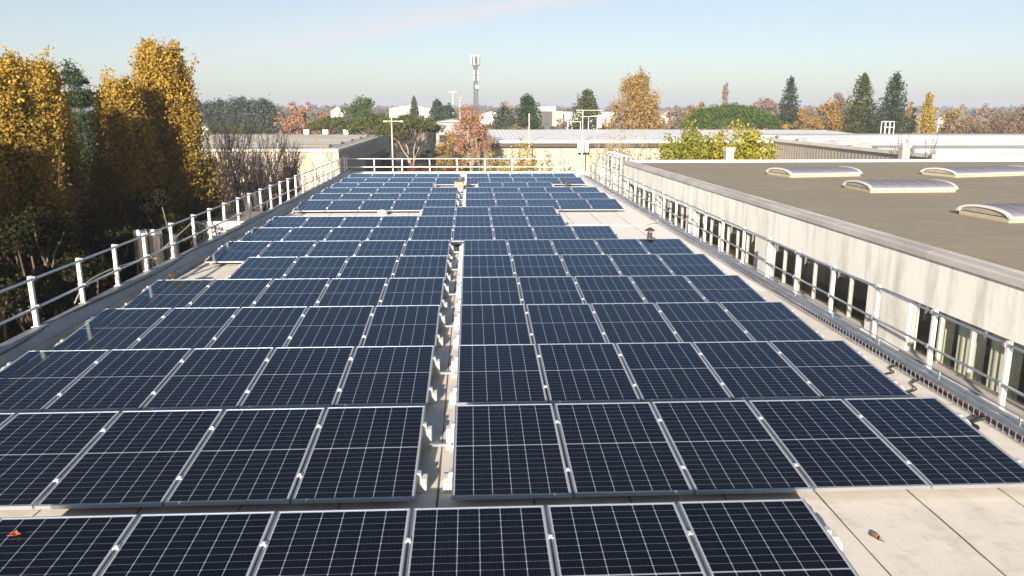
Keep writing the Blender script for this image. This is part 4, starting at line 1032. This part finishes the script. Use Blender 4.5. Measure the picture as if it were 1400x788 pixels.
broad(575, 205, 30, 108, 'dark evergreen clump under the broad umbrella pine', 'dgreen', 3500, cat='bush', kind='evergreen_bush')
broad(612, 196, 22, 100, 'dark green bush left of the orange tree', 'dgreen', 3500, cat='bush', kind='evergreen_bush')
broad(634, 192, 18, 96, 'mid green bush touching the orange tree', 'green', 2500, cat='bush', kind='evergreen_bush')
broad(562, 222, 10, 92, 'crimson shrub behind the railing left of the walkway', 'red', 900, cat='bush', kind='red_shrub')
broad(582, 224, 10, 92, 'dull red shrub second from the left behind the railing', 'red', 700, cat='bush', kind='red_shrub')
broad(614, 221, 12, 90, 'crimson shrub behind the railing in line with the walkway', 'red', 900, cat='bush', kind='red_shrub')
broad(597, 222, 9, 91, 'olive shrub between the red shrubs', 'olive', 800, cat='bush', kind='shrub')
broad(645, 139, 33, 74, 'orange autumn tree with pale trunk below the antenna mast', 'rust', 8500, .13, 226, 'autumn_tree', .8, 'bark_pale', 90, egg=.35)
broad(618, 176, 26, 92, 'yellow ochre tree left of the orange tree', 'ochre', 3000)
broad(690, 137, 22, 132, 'golden tree behind the grey green cedar', 'ochre', 3500)
conifer(688, 146, 24, 112, 'grey green cedar left of the dark cedar', 'bluecedar', 5500, 11, .1, .1, .26, 'cedar_tree', 0, .5, .4)
conifer(722, 130, 23, 114, 'dark green cedar in the middle behind the white roof', 'cedar', 6500, 12, .12, .1, .26, 'cedar_tree', 0, .5, .4)
broad(712, 166, 26, 104, 'brown shrubby tree below the dark cedar', 'brown', 3000)
conifer(803, 125, 24, 128, 'green pine before the big pale shed', 'olive', 6500, 12, .06, .1, .28, 'pine_tree', 0, .55, .45)
poplar(872, 104, 62, 126, 'tall golden tree with pointed crown right of the green pine', 16000, .25, 'ochre', 'autumn_tree', 80, .15, None, 1.25)
broad(852, 140, 22, 124, 'pinkish bare tree leaning on the left of the golden tree', 'bare', 2600, dens=.8)
broad(770, 160, 13, 150, 'thin brown tree before the grey stair tower', 'bare', 1200)
broad(925, 142, 22, 150, 'brown bare tree right of the golden tree', 'bare', 3000)
broad(950, 128, 20, 156, 'light ochre tree behind the big green dome', 'ochre', 2600)
poplar(993, 114, 8, 230, 'narrow pale poplar rising above the green dome', 2200, .42, 'bare', 'poplar_tree', 26)
umbrella(1000, 143, 66, 118, 'huge rounded green umbrella pine like a dome', 192, 'green', 15000, 5, .24, 'umbrella_pine', 110)
broad(1046, 126, 24, 165, 'pinkish bare tree left of the tall dark spruce', 'bare', 2800)
broad(1062, 150, 18, 160, 'low brown tree at the foot of the dark spruce', 'brown', 1800)
conifer(1082, 107, 20, 122, 'slender dark spruce with pointed top left of the golden trees', 'cedar', 5500, 16, .16, .08, .26, 'spruce_tree', 0, .8)
broad(1096, 136, 22, 112, 'golden brown tree just right of the slender spruce', 'ochre', 3600)
broad(1128, 133, 30, 110, 'broad golden brown tree left of the two big spruces', 'ochre', 4800)
broad(1150, 122, 22, 132, 'reddish brown tree behind the golden brown one', 'brown', 3000)
conifer(1182, 103, 29, 112, 'big green spruce, left one of the pair on the right', 'olive', 8000, 16, .18, .06, .25, 'spruce_tree', 0, .75)
conifer(1226, 102, 27, 108, 'big dark spruce, right one of the pair on the right', 'cedar', 8000, 16, .16, .06, .25, 'spruce_tree', 0, .75)
broad(1248, 132, 14, 118, 'yellow tree just right of the big dark spruce', 'yellow', 2000, egg=.4)
poplar(1271, 126, 14, 112, 'narrow golden tree right of the spruces', 4500, .24, 'yellow', 'autumn_tree', 40, .1)
for i, (px, py, hw, Y, lm, lab) in enumerate(((1310, 138, 22, 140, 'ochre', 'orange brown tree before the white house on the right'), (1348, 133, 24, 150, 'bare', 'bare pinkish tree in the wood on the right'), (1378, 142, 24, 140, 'brown', 'brown tree beside the right picture edge'), (1405, 138, 26, 150, 'brown', 'brown tree cut by the right picture edge'), (1332, 160, 24, 128, 'brown', 'low brown tree in front of the long white house'), (1292, 165, 20, 125, 'brown', 'low brown tree right of the narrow golden one'), (1372, 165, 26, 126, 'brown', 'low brown tree near the right edge before the wood'))):
    broad(px, py, hw, Y, lab, lm, 3200)
# yellow and green growth before the white roofed factory
shoots(954, 158, 52, 46, 'leafy green tree with upright shoots before the white roof', 'ygreen', 42000, .15, 60, rad=.62, low=.30)
shoots(1010, 161, 54, 45, 'yellow leafed tree beside the green upright one', 'lemon', 42000, .14, 60, rad=.6, low=.30)
bare(848, 168, 40, 52, 'sparse bare tree with a few yellow leaves by the factory corner', 'bark_pale', 6, 5, 'ygreen', 900, .12, 'bare_tree', .06, 0, .35)
for px, py, hw, Y, lm, nl, lb in ((686, 194, 26, 58, 'yellow', 5200, 'yellow leaved shrub just right of the orange tree'), (713, 184, 18, 60, 'yellow', 3600, 'taller yellow leaved shrub before the white roof'), (742, 200, 26, 57, 'ochre', 4200, 'ochre leaved shrub in the middle behind the railing'), (770, 212, 18, 56, 'bare', 2200, 'pale bare shrub left of the T shaped lamp')):
    shoots(px, py, hw, Y, lb, lm, nl, .13, 22, 'autumn_shrub', 'bark_pale', 'bush', .42, .3)
bare(658, 188, 8, 60, 'thin bare sapling right of the orange trunk', 'bark_pale', 1, 4, None, 0, r0=.06, spread=.08)
bare(1245, 185, 30, 47, 'fine bare twigs of a tree behind the brown roof on the right', 'twig_dark', 3, 5, 'yellow', 120, r0=.05, spread=.3)

# --- far wood up to the horizon: one mass
Pn = []; Cn = 0
for Y, ztop, dn, wd in ((210, -2.0, 380, 260), (290, -1.2, 480, 340), (420, .2, 520, 480), (650, 1.4, 560, 720), (1000, 3.8, 560, 1100)):
    for i in range(dn):
        x = RNG.uniform(-wd*.9, wd*.9); y = Y*RNG.uniform(.9, 1.15); h = (ztop-GZ)*RNG.uniform(.55, 1.08); r_ = h*RNG.uniform(.3, .5)
        m_ = 90; g_ = RNG.normal(size=(m_, 3)); g_ /= np.linalg.norm(g_, axis=1)[:, None]
        Pn.append(np.array([x, y, GZ+h*.55])+g_*np.array([r_, r_, h*.45])*RNG.random((m_, 1))**.4)
Pn = np.concatenate(Pn); S = .0045*Pn[:, 1]*RNG.uniform(.6, 1.4, len(Pn))
fw = leaf_mesh('far_wood', Pn, S, leaf_mat('far_wood_leaves', [(.12, .10, .05), (.17, .12, .075), (.07, .085, .04), (.21, .14, .07), (.10, .09, .06), (.05, .07, .04)], .2))
tag(link('far_wood', fw), 'far mixed autumn wood along the horizon', 'wood', kind='stuff')
